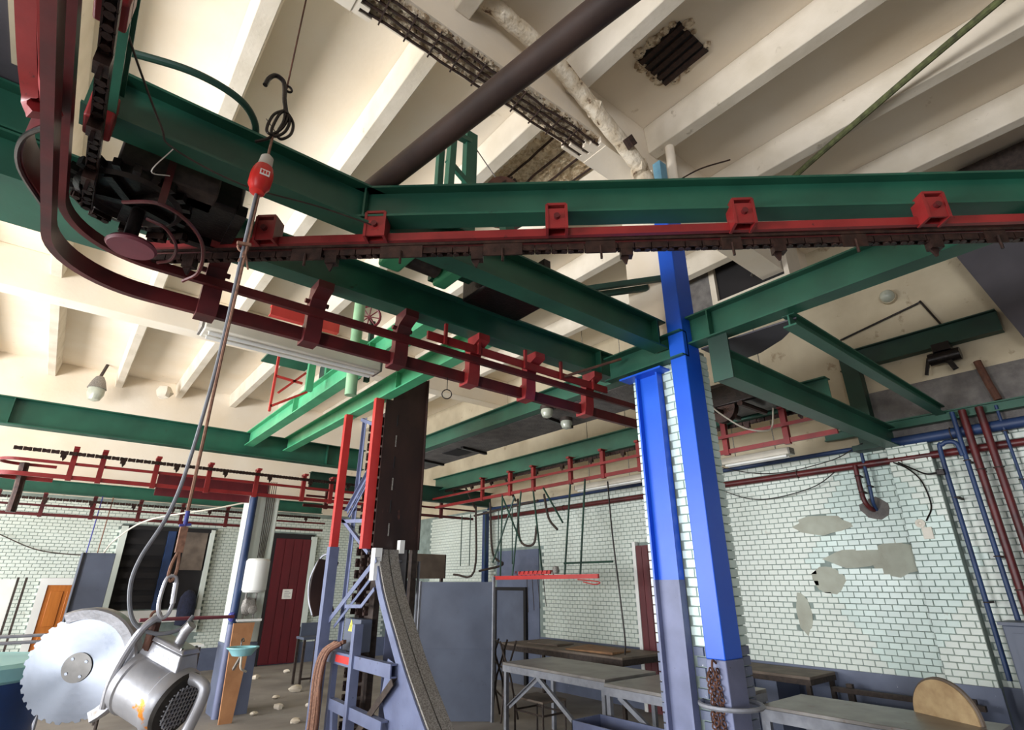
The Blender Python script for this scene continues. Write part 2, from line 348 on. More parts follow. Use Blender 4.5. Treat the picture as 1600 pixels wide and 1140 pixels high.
# lower wall dado, plaster band, pilaster, bricks of the right wall
obj('rough_band', MB().box(XW - .03, XW, 0.0, 2.2, 3.22, 3.80), 'rough_concrete', wr)
obj('dado', MB().box(XW - .012, XW, 0, YB, 0, .80), 'dado', wr)
obj('mortar', MB().box(XW - .004, XW, 0, YB, .80, 3.2), 'grout', wr)
PIL = (1.60, 2.0)
obj('pilaster', MB().box(XW - .12, XW, PIL[0], PIL[1], 0, 3.2), 'grout', wr)
obj('pilaster_dado', MB().box(XW - .132, XW - .1, PIL[0] - .01, PIL[1] + .01, 0, .80), 'dado', wr)
PATCH = [(2.2, 1.95, .26, .17), (2.95, 1.74, .17, .15), (2.6, 1.96, .3, .09), (3.3, 1.36, .09, .2), (2.9, 2.35, .3, .1)]
DOORS = [(5.28, 5.74, 0, 2.26), (8.06, 9.34, 0, 2.3)]
BW, BH, J = .114, .0575, .0045
cand = []
row = 0; z = .80
while z + BH < 3.2:
    y = .1 - (BW + J) / 2 * (row % 2)
    while y < 12:
        y0 = y; y1 = y + BW
        segs = []
        if y1 <= PIL[0] or y0 >= PIL[1]: segs = [(y0, y1, 0)]
        else:
            if y0 < PIL[0] - .03: segs.append((y0, PIL[0] - .004, 0))
            if y1 > PIL[1] + .03: segs.append((PIL[1] + .004, y1, 0))
            segs.append((max(y0, PIL[0]), min(y1, PIL[1]), .12))
        for (a, b, d) in segs:
            yc = (a + b) / 2; zc = z + BH / 2
            if b - a < .02: continue
            if d == 0 and any(((yc - p[0]) / p[2]) ** 2 + ((zc - p[1]) / p[3]) ** 2 < random.uniform(.8, 1.15) for p in PATCH): continue
            if any(p[0] - .1 < yc < p[1] + .1 and zc < p[3] + .04 for p in DOORS): continue
            cand.append((a, b, z, d))
        y += BW + J
    z += BH + J; row += 1
def dist_key(c): return abs((c[0] + c[1]) / 2 - 2.3) + .6 * abs(c[2] - 1.9) + (5 if (c[0] < 1.0) else 0)
cand.sort(key=dist_key)
bcache = {}
def brick_mesh(wd):
    k = round(wd, 3)
    if k not in bcache:
        h = BH / 2; w2 = k / 2; c = .003
        bcache[k] = mesh('brick', MB().hexa([(-.012, -w2 + c, -h + c), (0, -w2, -h), (0, w2, -h), (-.012, w2 - c, -h + c), (-.012, -w2 + c, h - c), (0, -w2, h), (0, w2, h), (-.012, w2 - c, h - c)]), 'glaze')
    return bcache[k]
for (a, b, z, d) in cand[:300]:
    o = link('brick', brick_mesh(b - a), wr); o.location = (XW - d + random.uniform(-.0015, .0015), (a + b) / 2, z + BH / 2)
rest = MB()
for (a, b, z, d) in cand[300:]:
    x = XW - d; rest.add([(x - .012, a + .004, z + .004), (x - .012, b - .004, z + .004), (x - .012, b - .004, z + BH - .004), (x - .012, a + .004, z + BH - .004), (x, a, z), (x, b, z), (x, b, z + BH), (x, a, z + BH)], [(0, 1, 2, 3), (0, 4, 5, 1), (1, 5, 6, 2), (2, 6, 7, 3), (3, 7, 4, 0)])
obj('brick_field', rest, 'glaze_b', wr)['kind'] = 'stuff'
for ip, p in enumerate(PATCH):
    n = 16; pts = [(XW - .011 - .001 * ip, p[0] + math.cos(2 * math.pi * i / n) * p[2] * random.uniform(.9, 1.25), p[1] + math.sin(2 * math.pi * i / n) * p[3] * random.uniform(.9, 1.25)) for i in range(n)]
    obj('plaster_patch', MB().prism(pts, (.012, 0, 0)), 'patch', wr)
# back wall: bricks, dado, opening and doors
obj('mortar', MB().box(XL, XW, YB - .004, YB, .42, 3.3), 'grout', wb)
obj('dado', MB().box(XL, XW, YB - .012, YB, 0, .42), 'dado', wb)
rb = MB(); row = 0; z = .42
BD = [(-.02, .80, 1.75), (1.0, 2.8, 2.78), (3.75, 5.05, 2.8)]
while z < 3.2:
    x = -3.0 - (BW + J) / 2 * (row % 2)
    while x < 7:
        if not any(a < x + BW / 2 < b and z < t for (a, b, t) in BD):
            rb.add([(x + .004, YB - .014, z + .004), (x + BW - .004, YB - .014, z + .004), (x + BW - .004, YB - .014, z + BH - .004), (x + .004, YB - .014, z + BH - .004), (x, YB, z), (x + BW, YB, z), (x + BW, YB, z + BH), (x, YB, z + BH)], [(3, 2, 1, 0), (1, 5, 4, 0), (2, 6, 5, 1), (3, 7, 6, 2), (0, 4, 7, 3)])
        x += BW + J
    z += BH + J; row += 1
obj('brick_field', rb, 'glaze_b', wb)['kind'] = 'stuff'

d1 = struct('door_1', MB().box(.10, .68, YB - .07, YB - .03, 0, 1.66), 'orange_wood', label='orange varnished wooden door with panels in white frame')
for (a, b, c, d) in ((.17, .36, .95, 1.55), (.42, .61, .95, 1.55), (.17, .36, .15, .8), (.42, .61, .15, .8)): obj('door_panel', MB().box(a, b, YB - .085, YB - .07, c, d), 'orange_wood', d1, bevel=.006)
fm = MB().box(-.02, .10, YB - .09, YB, 0, 1.78).box(.68, .80, YB - .09, YB, 0, 1.78).box(.10, .68, YB - .09, YB, 1.66, 1.78)
obj('door_frame', fm, 'white', d1)
obj('door_handle', MB().cyl((.62, YB - .10, .85), (.62, YB - .07, .85), .012, 8), 'hub', d1)
d2 = struct('door_2', MB().box(4.10, 4.92, YB - .10, YB - .05, .02, 2.68), 'maroon', label='tall maroon metal door with a white paper notice')
for i in range(4): obj('door_plank', MB().box(4.105 + .204 * i, 4.295 + .204 * i, YB - .112, YB - .10, .04, 2.66), 'maroon', d2)
obj('door_frame', MB().box(3.75, 4.10, YB - .06, YB - .01, 0, 2.8).box(4.10, 5.0, YB - .06, YB - .01, 2.68, 2.8), 'dark', d2)
obj('door_reveal', MB().box(4.92, 5.05, YB - .12, YB, .75, 2.75), 'glaze_b', d2)
nt = obj('paper_notice', MB().box(4.40, 4.62, YB - .118, YB - .113, 1.35, 1.56), 'paper', d2, label='white paper notice with faint print')
for i in range(4): obj('printed_line', MB().box(4.44, 4.58 - .03 * (i % 2), YB - .1195, YB - .118, 1.39 + i * .04, 1.40 + i * .04), 'grey_paint', nt)
# dark service opening in the back wall
tr = struct('trim_1', MB().box(1.0, 1.12, YB - .16, YB, .75, 2.78).box(2.66, 2.74, YB - .16, YB, .75, 2.78), 'glaze_b', label='tiled edges of the dark service opening')
obj('recess_shade', MB().box(1.12, 2.66, YB - .02, YB - .014, 1.2, 2.75), 'dark', tr)  # flat dark panel on the wall, painted as unlit depth
obj('lintel', MB().box(1.0, 2.74, YB - .14, YB, 2.72, 2.80), 'dark', tr)
for i in range(6): obj('roller_slat', MB().box(1.14, 1.85, YB - .06, YB - .03, 1.34 + i * .22, 1.46 + i * .22), 'dark', tr)
obj('sill', MB().box(1.0, 2.74, YB - .2, YB, .96, 1.18), 'white', tr)
obj('blue_post', MB().box(1.86, 2.0, YB - .12, YB - .02, .95, 2.72), 'blue_d', tr)
obj('side_board', MB().box(2.2, 2.62, YB - .08, YB - .05, 1.95, 2.74), 'dirtytop', tr)
# doors of the right wall
d3 = struct('door_3', MB().box(XW - .06, XW - .02, 8.45, 9.28, 0, 1.56), 'grey_paint', label='grey metal door in the grey painted bay of the right wall')
obj('door_surround', MB().box(XW - .02, XW - .001, 8.06, 9.34, 0, 2.3), 'dado', d3)
obj('door_frame', MB().box(XW - .075, XW - .02, 8.38, 8.45, 0, 1.62).box(XW - .075, XW - .02, 9.28, 9.34, 0, 1.62).box(XW - .075, XW - .02, 8.45, 9.28, 1.56, 1.62), 'dark', d3)
d4 = struct('door_4', MB().box(XW - .07, XW - .03, 5.36, 5.70, .0, 2.24), 'maroon', label='narrow dark red door beside the blue column')
obj('door_frame', MB().box(XW - .09, XW - .01, 5.28, 5.36, 0, 2.3).box(XW - .09, XW - .01, 5.70, 5.76, 0, 2.3), 'white', d4)
for i in range(3): obj('door_plank', MB().box(XW - .08, XW - .07, 5.365 + i * .113, 5.47 + i * .113, .04, 2.22), 'maroon', d4)

# ================================================================== columns
c1 = thing('tiled_column', 'white tiled column with bright blue steel posts, grey at the foot', 'column', (3.72, 2.48, 0))
CX0, CX1, CY0, CY1 = 3.57, 3.92, 2.22, 2.74
obj('core', MB().box(CX0 + .014, CX1 - .014, CY0 + .014, CY1 - .014, 0, 3.5), 'grout', c1)
obj('plaster_shaft', MB().box(CX0 + .03, CX1 - .02, CY0 + .1, CY1 - .02, 3.5, 5.36), 'plaster', c1)
gm = {}
def cbrick(face, a, b, z):
    low = z < 1.25
    k = (face, round(b - a, 3), low)
    if k not in gm:
        w2 = (b - a) / 2; h = BH / 2; c = .003; t = .014
        if face == 'x': p = [(0, -w2 + c, -h + c), (t, -w2, -h), (t, w2, -h), (0, w2 - c, -h + c), (0, -w2 + c, h - c), (t, -w2, h), (t, w2, h), (0, w2 - c, h - c)]
        else: p = [(-w2 + c, 0, -h + c), (w2 - c, 0, -h + c), (w2, t, -h), (-w2, t, -h), (-w2 + c, 0, h - c), (w2 - c, 0, h - c), (w2, t, h), (-w2, t, h)]
        gm[k] = mesh('brick', MB().hexa(p), 'dado' if low else 'glaze')
    o = link('brick', gm[k], c1)
    o.location = V((CX0, (a + b) / 2, z + BH / 2) if face == 'x' else ((a + b) / 2, CY0, z + BH / 2)) - c1.location
z = .0; row = 0
while z + BH < 3.5:
    if row % 2: xs = [(CY0 + .002, CY0 + .075), (CY0 + .08, CY0 + .194), (CY1 - .076, CY1 - .002)]; ys = [(CX0 + .13, CX0 + .244), (CX0 + .249, CX1 - .002)]
    else: xs = [(CY0 + .002, CY0 + .13), (CY0 + .135, CY0 + .215), (CY1 - .12, CY1 - .002)]; ys = [(CX0 + .13, CX0 + .2), (CX0 + .205, CX1 - .002)]
    for (a, b) in xs: cbrick('x', a, b, z)
    for (a, b) in ys: cbrick('y', a, b, z)
    z += BH + J; row += 1
# the blue post at the near corner (rectangular hollow section), grey below knee height
PX0, PX1, PY0, PY1 = 3.49, 3.715, 2.155, 2.215
PY1 = 2.215
pm = MB().box(3.49, 3.70, 2.15, 2.29, 1.24, 4.72)
o = obj('post', pm, 'blue', c1, bevel=.006, label='bright blue steel post at the column corner')
obj('post_foot', MB().box(3.488, 3.702, 2.148, 2.292, 0, 1.24), 'post_grey', c1, bevel=.006)
obj('post_head', MB().box(3.47, 3.72, 2.13, 2.31, 4.72, 4.95), 'blue_l', c1, bevel=.01)
obj('post_cap', MB().hexa([(3.47, 2.13, 4.95), (3.72, 2.13, 4.95), (3.72, 2.31, 4.95), (3.47, 2.31, 4.95), (3.56, 2.2, 5.02), (3.64, 2.2, 5.02), (3.64, 2.26, 5.02), (3.56, 2.26, 5.02)]), 'blue_l', c1)
obj('post_neck', MB().box(3.55, 3.65, 2.19, 2.27, 5.02, 5.36), 'blue_l', c1)
ch = MB().box(3.545, 3.57, 2.44, 2.66, 1.72, 3.30).box(3.50, 3.545, 2.44, 2.455, 1.72, 3.30).box(3.50, 3.545, 2.645, 2.66, 1.72, 3.30)
obj('channel', ch, 'blue', c1, label='blue steel channel on the left face of the column')
obj('channel_foot', MB().box(3.543, 3.569, 2.438, 2.662, 0, 1.72).box(3.498, 3.543, 2.438, 2.456, 0, 1.72).box(3.498, 3.543, 2.644, 2.662, 0, 1.72), 'post_grey', c1)
obj('bearing_plate', MB().box(3.44, 3.58, 2.36, 2.78, 3.30, 3.315), 'blue', c1)
# clamps round the foot of the post
for z in (.62, .98): obj('clamp', MB().torus((3.60, 2.22, z), (0, 0, 1), .19, .014, 20, 6), 'leg', c1)

# rusty chain coil hanging at the post's foot
t = thing('rusty_chain', 'bundle of rusty chain hanging at the foot of the blue post', 'chain', (3.45, 2.3, .4))
lk = mesh('link', MB().torus((0, 0, 0), (0, 1, 0), .016, .005, 10, 5), 'rust')
for s_ in range(4):
    for i in range(20):
        o = link('link', lk, t); o.location = V((3.465 + .012 * math.sin(s_ * 2.1), 2.20 + s_ * .022 + .006 * math.sin(i), 1.18 - i * .032 - .02 * (s_ % 2))) - t.location
        o.rotation_euler = (random.uniform(-.4, .4), random.uniform(-.3, .3), (i % 2) * 1.57)
obj('hook', MB().tube(spl([(3.49, 2.22, 1.22), (3.455, 2.22, 1.24), (3.44, 2.22, 1.2), (3.46, 2.22, 1.17)], 5), .007, 6), 'rust', t)

# far column by the back wall with blue pipe
c2 = thing('tiled_column', 'far white tiled column with a blue pipe and water heater', 'column', (2.42, 9.35, 0))
obj('shaft', MB().box(2.23, 2.66, 9.2, 9.6, .9, 3.0), 'glaze_b', c2, bevel=.01)
obj('shaft_foot', MB().box(2.225, 2.665, 9.195, 9.605, 0, .9), 'dado', c2)
obj('corner_pipe', MB().cyl((2.25, 9.12, 1.15), (2.25, 9.12, 3.0), .055, 12), 'blue_d', c2, label='blue vertical pipe')
obj('corner_pipe_foot', MB().cyl((2.25, 9.12, 0), (2.25, 9.12, 1.15), .056, 12), 'post_grey', c2)
for i in range(5): obj('wire', MB().tube([(2.45 + .03 * i, 9.19, 3.2), (2.46 + .028 * i, 9.185, 2.6), (2.46 + .02 * i, 9.17, 2.05)], .006, 5), 'galv_dark', c2)

# ================================================================== steel beams
def beam(label, p0, p1, h, w_, m='green', end=None, kind='i', plates=()):
    mb = MB()
    if kind == 'i': mb.ibeam(p0, p1, h, w_)
    elif kind == 'c': mb.channel(p0, p1, h, w_)
    t = thing('steel_beam', label, 'beam', (V(p0) + V(p1)) / 2 - V((0, 0, h)), 'green steel beams of the overhead frame')
    obj('section', mb, m, t)
    d = (V(p1) - V(p0)); L = d.length; d.normalize(); sd = d.cross(V((0, 0, 1)))
    for f in plates:
        c = V(p0) + d * (L * f) - V((0, 0, h / 2))
        for sg in (-1, 1):
            obj('stiffener', MB().bar(c + sd * (sg * .01), c + sd * (sg * w_ / 2), .01, h - .026), m, t)
    return t
ZT = 3.7
beam('green I-beam across the upper left, passing over the hanging plug to the blue column', (-.33, 2.37, ZT), (3.50, 2.37, ZT), .24, .14, plates=(.02, .35, .97))
beam('green beam stacked on the dark beam at the left edge', (-3.2, 3.1, 3.97), (-.46, 3.1, 3.97), .26, .14)
beam('green diagonal I-beam running level across the picture with red clamps', (.84, 2.42, ZT), (3.9, -.25, ZT), .20, .12, 'green', plates=(.02, .98))
beam('dark green I-beam above the long red rail with hooks', (-3.2, 3.1, ZT), (3.72, 3.1, ZT), .24, .14, plates=(.5, .97))
beam('green I-beam running right from the blue column towards the viewer', (3.62, -2.6, ZT), (3.62, 2.20, ZT), .24, .14, plates=(.95,))
beam('short green channel resting on the column bracket', (3.50, 2.15, 3.57), (3.50, 2.95, 3.57), .22, .09, kind='c')
beam('green beam along the far left above a curved red rail', (-2.6, 8.3, ZT), (3.6, 8.3, ZT), .32, .16, plates=(.3, .9))
beam('green beam far left below the first, in front of tiled wall', (-2.2, 12.6, 3.38), (4.6, 12.6, 3.38), .22, .14)
beam('brightly lit green sloping-looking beam left of the tower top', (1.83, 3.2, ZT), (1.83, 8.2, ZT), .20, .12, 'green_lit', plates=(.2, .6))
beam('green beam right over the tower top', (2.36, 3.2, ZT), (2.36, 8.2, ZT), .20, .12, 'green_lit', plates=(.3,))
beam('green beam beyond the column with a grey ceiling strip below', (3.92, 2.9, ZT), (3.92, 8.2, ZT), .20, .12, 'green')
beam('dark green beam carrying the far right red rail', (5.9, 2.02, ZT), (5.9, 9.8, ZT), .26, .14)
beam('dark green beam falling away from the column to the right wall', (3.60, 1.92, 3.33), (7.18, 1.92, 3.33), .22, .14)
obj('hanger_plate', MB().box(3.585, 3.60, 1.84, 2.0, 3.10, 3.47), 'green_d', bpy.data.objects[[o.name for o in bpy.data.objects if o.get('label', '').startswith('dark green beam falling')][0]])
beam('dark green beam crossing far behind the tower', (3.2, 9.55, 3.5), (7.15, 9.55, 3.5), .30, .14, 'green_d')
beam('thin green brace beam between the right beam and the wall', (3.66, 1.41, 3.47), (7.12, 1.41, 3.47), .10, .09)
beam('thin green rail along the right wall over the pipes', (7.08, -1.5, 3.40), (7.08, 2.6, 3.40), .10, .08)
beam('dark green beam fixed high on the right wall', (7.13, .70, 4.36), (7.13, 2.26, 4.36), .24, .12, 'green_d')
beam('green crossbeam at top left beside the greasy chain', (-.24, -3, 3.58), (-.24, 2.30, 3.58), .16, .06)
t = thing('beam_post', 'dark green post dropping from the high wall beam', 'post', (7.1, 2.14, 3.2))
obj('shaft', MB().box(7.03, 7.18, 2.05, 2.23, 3.18, 4.15), 'green_d', t); obj('foot_plate', MB().box(6.98, 7.2, 2.0, 2.3, 3.12, 3.18), 'green_d', t)
# pair of dark rods left of the column top
for (y, lab) in ((2.95, 'upper of two thin green bars left of the column'), (2.72, 'lower of two thin green bars left of the column')):
    one('tie_bar', MB().bar((2.9, y + .55, 4.15), (3.6, y - .45, 4.15), .035, .05), 'green_d', lab, 'bar')

# ================================================================== overhead conveyors
LK = MB(); LK.bar((-.04, -.018, 0), (.04, -.018, 0), .006, .034); LK.bar((-.04, .018, 0), (.04, .018, 0), .006, .034); LK.cyl((-.026, 0, -.022), (-.026, 0, .022), .016, 8); LK.cyl((.026, 0, -.022), (.026, 0, .022), .016, 8)
LKM = mesh('link', LK, 'chain')
PD = MB(); PD.box(-.03, .03, -.022, .022, -.03, .03); PD.prism([(-.03, -.006, -.03), (.012, -.006, -.03), (.0, -.006, -.07), (-.008, -.006, -.07)], (0, .012, 0)); PDM = mesh('pusher', PD, 'chain')
def along(path, step):
    P = [V(p) for p in path]; out = []; d = 0; acc = 0
    for a, b in zip(P, P[1:]):
        L = (b - a).length
        while d <= acc + L:
            out.append((a + (b - a) * ((d - acc) / L), math.atan2(b.y - a.y, b.x - a.x))); d += step
        acc += L
    return out
def chain(label, path, step=.085, push=6, name='conveyor_chain'):
    t = thing(name, label, 'chain', path[0])
    for i, (p, a) in enumerate(along(path, step)):
        o = link('link', LKM, t); o.location = p - V(t.location); o.rotation_euler = (0, 0, a)
        if push and i % push == 3:
            q = link('pusher', PDM, t); q.location = p - V(t.location) + V((0, 0, -.03)); q.rotation_euler = (0, 0, a)
    return t
# rail under the diagonal beam
t = thing('conveyor_rail', 'red double rail with clamps under the level diagonal beam', 'rail', (2, 1.4, 3.4))
A0, A1 = V((.06, 3.22, 3.405)), V((3.95, -.28, 3.405)); dd = (A1 - A0).normalized(); sdn = dd.cross(V((0, 0, 1)))
for s_ in (-.02, .062): obj('rail', MB().bar(A0 + sdn * s_, A1 + sdn * s_, .024, .046), 'red' if s_ > 0 else 'red_d', t)
for (x, y) in ((.56, 2.77), (1.0, 2.37), (1.70, 1.72), (2.41, 1.09), (3.11, .46)):
    c = V((x, y, 3.445)) + sdn * .085
    k = obj('clamp', MB().bar(c + dd * -.05 + V((0, 0, -.07)), c + dd * -.05 + V((0, 0, .08)), .014, .09, up=tuple(sdn)).bar(c + dd * -.05 + V((0, 0, .08)), c + dd * .05 + V((0, 0, .08)), .09, .014), 'red', t)
    obj('clamp_cheek', MB().bar(c + dd * .05 + V((0, 0, -.07)), c + dd * .05 + V((0, 0, .08)), .014, .09, up=tuple(sdn)), 'red', k)
    obj('clamp_face', MB().bar(c + V((0, 0, -.065)) + sdn * .035, c + V((0, 0, .055)) + sdn * .035, .086, .01, up=tuple(sdn)), 'red', k)
    obj('bolt', MB().cyl(c + sdn * .04, c + sdn * .06, .016, 8), 'red_d', k)
CP = [V((.02, 3.14, 3.30)) + (V((3.95, -.35, 3.30)) - V((.02, 3.14, 3.30))) * (i / 20) for i in range(21)]
chain('greasy dark conveyor chain under the diagonal red rail', CP, .085, 9)
chain('oily black chain running up the top left corner beside the red rails', [(-.245, 2.75, 3.30), (-.245, -2.5, 3.30)], .085, 4)
obj_t = t
# second guide bar with hanging dark cover plates
t = thing('cover_plate_row', 'row of dark rusty plates hanging below the diagonal chain', 'plates', (1.3, 2.1, 3.3))
for f, L in ((.17, .16), (.265, .22), (.365, .2), (.46, .15), (.585, .1), (.7, .12), (.83, .1)):
    c = CP[0] + (CP[-1] - CP[0]) * f + V((0, 0, -.015))
    obj('plate', MB().bar(c - dd * L / 2, c + dd * L / 2, .008, .07, ds=.03), 'chain', t)
    obj('peg', MB().cyl(c + sdn * .04, c + sdn * .04 + V((0, 0, -.075)), .007, 6), 'chain', t)
obj('hanger_bar', MB().bar(CP[0] + V((0, 0, .03)) + sdn * .03, CP[-1] + V((0, 0, .03)) + sdn * .03, .01, .014), 'chain', t)

# L-shaped rail pair: from overhead round the corner and along to the column
def bend(x, y, z, R, y_end, x_end):
    pts = [(x, y_end, z)] + [(x, y - R - (y - R - y_end) * (1 - i / 6), z) for i in range(1, 7)]
    pts += [(x + R - R * math.cos(a), y - R + R * math.sin(a), z) for a in [math.pi / 2 * i / 12 for i in range(1, 13)]]
    pts += [(x + R + (x_end - x - R) * i / 10, y, z) for i in range(1, 11)]
    return pts
t = thing('conveyor_rail', 'long dark red rail pair curving from the top left corner towards the column', 'rail', (-.3, 3.1, 3.15))
obj('lower_rail', MB().sweep(bend(-.345, 3.22, 3.15, .42, -2.5, 4.35), rect(.036, .085)), 'red_d', t)
obj('upper_rail', MB().sweep(bend(-.33, 3.12, 3.275, .40, -2.5, 4.3), rect(.032, .05)), 'red_d', t)
for x in (.36, .95, 1.56, 2.18, 2.75, 3.45):
    m = MB().prism([(x - .05, 3.16, 3.09), (x - .05, 3.27, 3.09), (x - .05, 3.27, 3.19), (x - .05, 3.20, 3.22), (x - .05, 3.20, 3.36), (x - .05, 3.17, 3.42), (x - .05, 3.17, 3.46), (x - .05, 3.02, 3.46), (x - .05, 3.02, 3.41), (x - .05, 3.11, 3.37), (x - .05, 3.14, 3.30), (x - .05, 3.14, 3.17)], (.1, 0, 0))
    k = obj('hanger', m, 'red_d' if x < 2 else 'red', t)
    obj('bolt', MB().cyl((x - .075, 3.16, 3.36), (x + .075, 3.16, 3.36), .016, 8), 'red_d', k)
obj('toothed_bar', MB().bar((1.72, 3.08, 3.34), (3.62, 3.08, 3.34), .02, .06), 'red', t)
for x in (1.86, 2.16, 2.62, 3.02, 3.42): obj('prong', MB().bar((x, 3.06, 3.30), (x, 3.06, 3.47), .022, .022), 'red', t)
obj('stay', MB().cyl((3.05, 3.05, 3.33), (3.45, 2.75, 3.50), .012, 8), 'rust', t)
# red guards at the top left
t = thing('rail_guard', 'curved red guard hook around the top left rails', 'guard', (-.4, 1.95, 3.3))
obj('hook_plate', MB().prism([(-.44, 1.5, 3.33), (-.44, 1.98, 3.33), (-.43, 2.06, 3.28), (-.40, 2.08, 3.22), (-.38, 2.02, 3.20), (-.40, 1.96, 3.24), (-.41, 1.5, 3.25)], (.02, -.0, 0.0)), 'red', t)
obj('hook_side', MB().sweep(spl([(-.43, 1.5, 3.29), (-.43, 1.95, 3.29), (-.405, 2.08, 3.25), (-.37, 2.1, 3.19)], 6), rect(.05, .09)), 'red', t)
t = thing('rail_guard', 'dark red curved guard against the green beam beside the left bend', 'guard', (-.42, 2.6, 3.3))
obj('shield', MB().sweep(spl([(-.36, 2.25, 3.38), (-.45, 2.4, 3.36), (-.46, 2.6, 3.34), (-.37, 2.78, 3.30)], 6), rect(.012, .14)), 'red_d', t)
obj('shield_lip', MB().tube(spl([(-.37, 2.28, 3.30), (-.46, 2.42, 3.285), (-.47, 2.6, 3.265), (-.38, 2.79, 3.225)], 6), .010, 6), 'hub', t)
for (y, lab) in ((1.70, 'red clamp box at the very top beside the slack wire'), (2.30, 'red clamp box where the left crossbeam meets the long beam')):
    t = thing('beam_clamp', lab, 'clamp', (-.26, y, 3.35))
    obj('body', MB().box(-.30, -.21, y - .07, y + .05, 3.36, 3.50), 'red', t, bevel=.008)
    obj('bolt', MB().cyl((-.255, y - .02, 3.335), (-.255, y - .02, 3.36), .02, 8), 'red_d', t)
# drive unit at the corner
t = thing('chain_drive', 'greasy black chain drive with hanging purple disc at the left bend', 'drive', (-.05, 2.72, 3.2))
obj('sprocket', MB().lathe([(.05, .05), (.19, .04), (.215, .03), (.215, -.01), (.19, -.02), (.17, .0), (.05, .0)], (-.10, 2.70, 3.36), n=28), 'black', t)
for i in range(20):
    a = 2 * math.pi * i / 20; obj('tooth', MB().bar(V((-.10, 2.70, 3.37)) + V((math.cos(a), math.sin(a), 0)) * .2, V((-.10, 2.70, 3.37)) + V((math.cos(a), math.sin(a), 0)) * .245, .03, .04), 'black', t)
for i in range(5):
    a = 2 * math.pi * i / 5 + .4; obj('spoke', MB().bar(V((-.10, 2.70, 3.345)), V((-.10, 2.70, 3.345)) + V((math.cos(a), math.sin(a), 0)) * .18, .035, .03), 'black', t)
obj('shaft', MB().cyl((-.06, 2.74, 3.16), (-.06, 2.74, 3.6), .03, 12), 'black', t)
obj('motor_block', MB().box(-.18, .22, 2.50, 2.66, 3.40, 3.58), 'galv_dark', t, bevel=.01)
obj('gear_case', MB().box(-.02, .34, 2.56, 2.9, 3.40, 3.62), 'black', t, bevel=.02)
obj('tension_frame', MB().bar((.34, 2.56, 3.42), (.34, 3.02, 3.42), .05, .06).bar((-.2, 2.95, 3.40), (.4, 2.95, 3.40), .05, .05), 'black', t)
obj('disc', MB().lathe([(.03, .05), (.05, .03), (.095, .015), (.105, .0), (.095, -.012), (.0, -.014)], (-.045, 2.78, 3.16), n=28), 'purple', t, label='purple-red painted disc')
obj('guard_hoop', MB().tube(spl([(-.12, 2.62, 3.28), (.0, 2.50, 3.26), (.12, 2.52, 3.24), (.22, 2.66, 3.22), (.25, 2.86, 3.18), (.20, 2.98, 3.16)], 8), .009, 6), 'red_d', t)
obj('guard_hoop', MB().tube(spl([(-.02, 2.64, 3.25), (.06, 2.62, 3.22), (.12, 2.70, 3.19), (.12, 2.80, 3.17), (.07, 2.86, 3.16)], 8), .008, 6), 'red_d', t)
obj('guard_strap', MB().bar((.015, 2.50, 3.50), (.015, 2.50, 3.26), .03, .03), 'red_d', t)
for (x, y) in ((-.28, 2.82), (-.2, 2.92), (-.08, 2.97), (.04, 2.96), (.13, 2.9)):
    o = link('link', LKM, t); o.location = V((x, y, 3.35)) - V(t.location); o.rotation_euler = (0, 0, math.atan2(-(x + .1), y - 2.7))
# bent green pipe and slack wire over the long beam
one('bent_pipe', MB().tube(spl([(-.27, 2.26, 3.76), (-.02, 2.20, 3.77), (.17, 2.22, 3.77), (.27, 2.30, 3.755), (.31, 2.40, 3.70)], 8), .017, 10), 'green_d', 'bent green pipe arching over the long beam at upper left', 'pipe')
one('slack_wire', MB().tube(spl([(-.24, 1.78, 3.46), (-.17, 2.0, 3.48), (-.06, 2.22, 3.44), (.0, 2.27, 3.40), (.28, 2.285, 3.37), (.62, 2.285, 3.42), (.9, 2.28, 3.44)], 8), .0045, 5), 'galv_dark', 'slack thin wire draped along the long green beam', 'wire')
one('string', MB().tube(spl([(.0, 2.27, 3.40), (-.05, 2.34, 3.30), (.015, 2.47, 3.40)], 6), .0025, 5), 'paper', 'short pale string tied from the wire to the drive guard', 'string')
# dark sheet in the top left corner
t = thing('sheet_hood', 'dark grey sheet metal hood in the top left corner', 'hood', (-1.2, 2.3, 3.97))
obj('sheet', MB().box(-3.2, -.585, .6, 3.06, 3.98, 3.99), 'duct', t); obj('flange', MB().box(-.6, -.585, .6, 3.06, 3.99, 4.25), 'galv_dark', t)
obj('pale_strip', MB().box(-.69, -.655, 2.45, 2.9, 3.972, 3.981), 'plaster_wall', t)
for y in (1.6, 2.3): obj('seam', MB().box(-3.2, -.585, y, y + .03, 3.97, 3.98), 'galv_dark', t)
one('soffit_plate', MB().box(-3.2, -.12, 3.0, 3.46, 3.44, 3.46), 'green', 'wide flat green plate below the left end of the dark beam', 'plate')

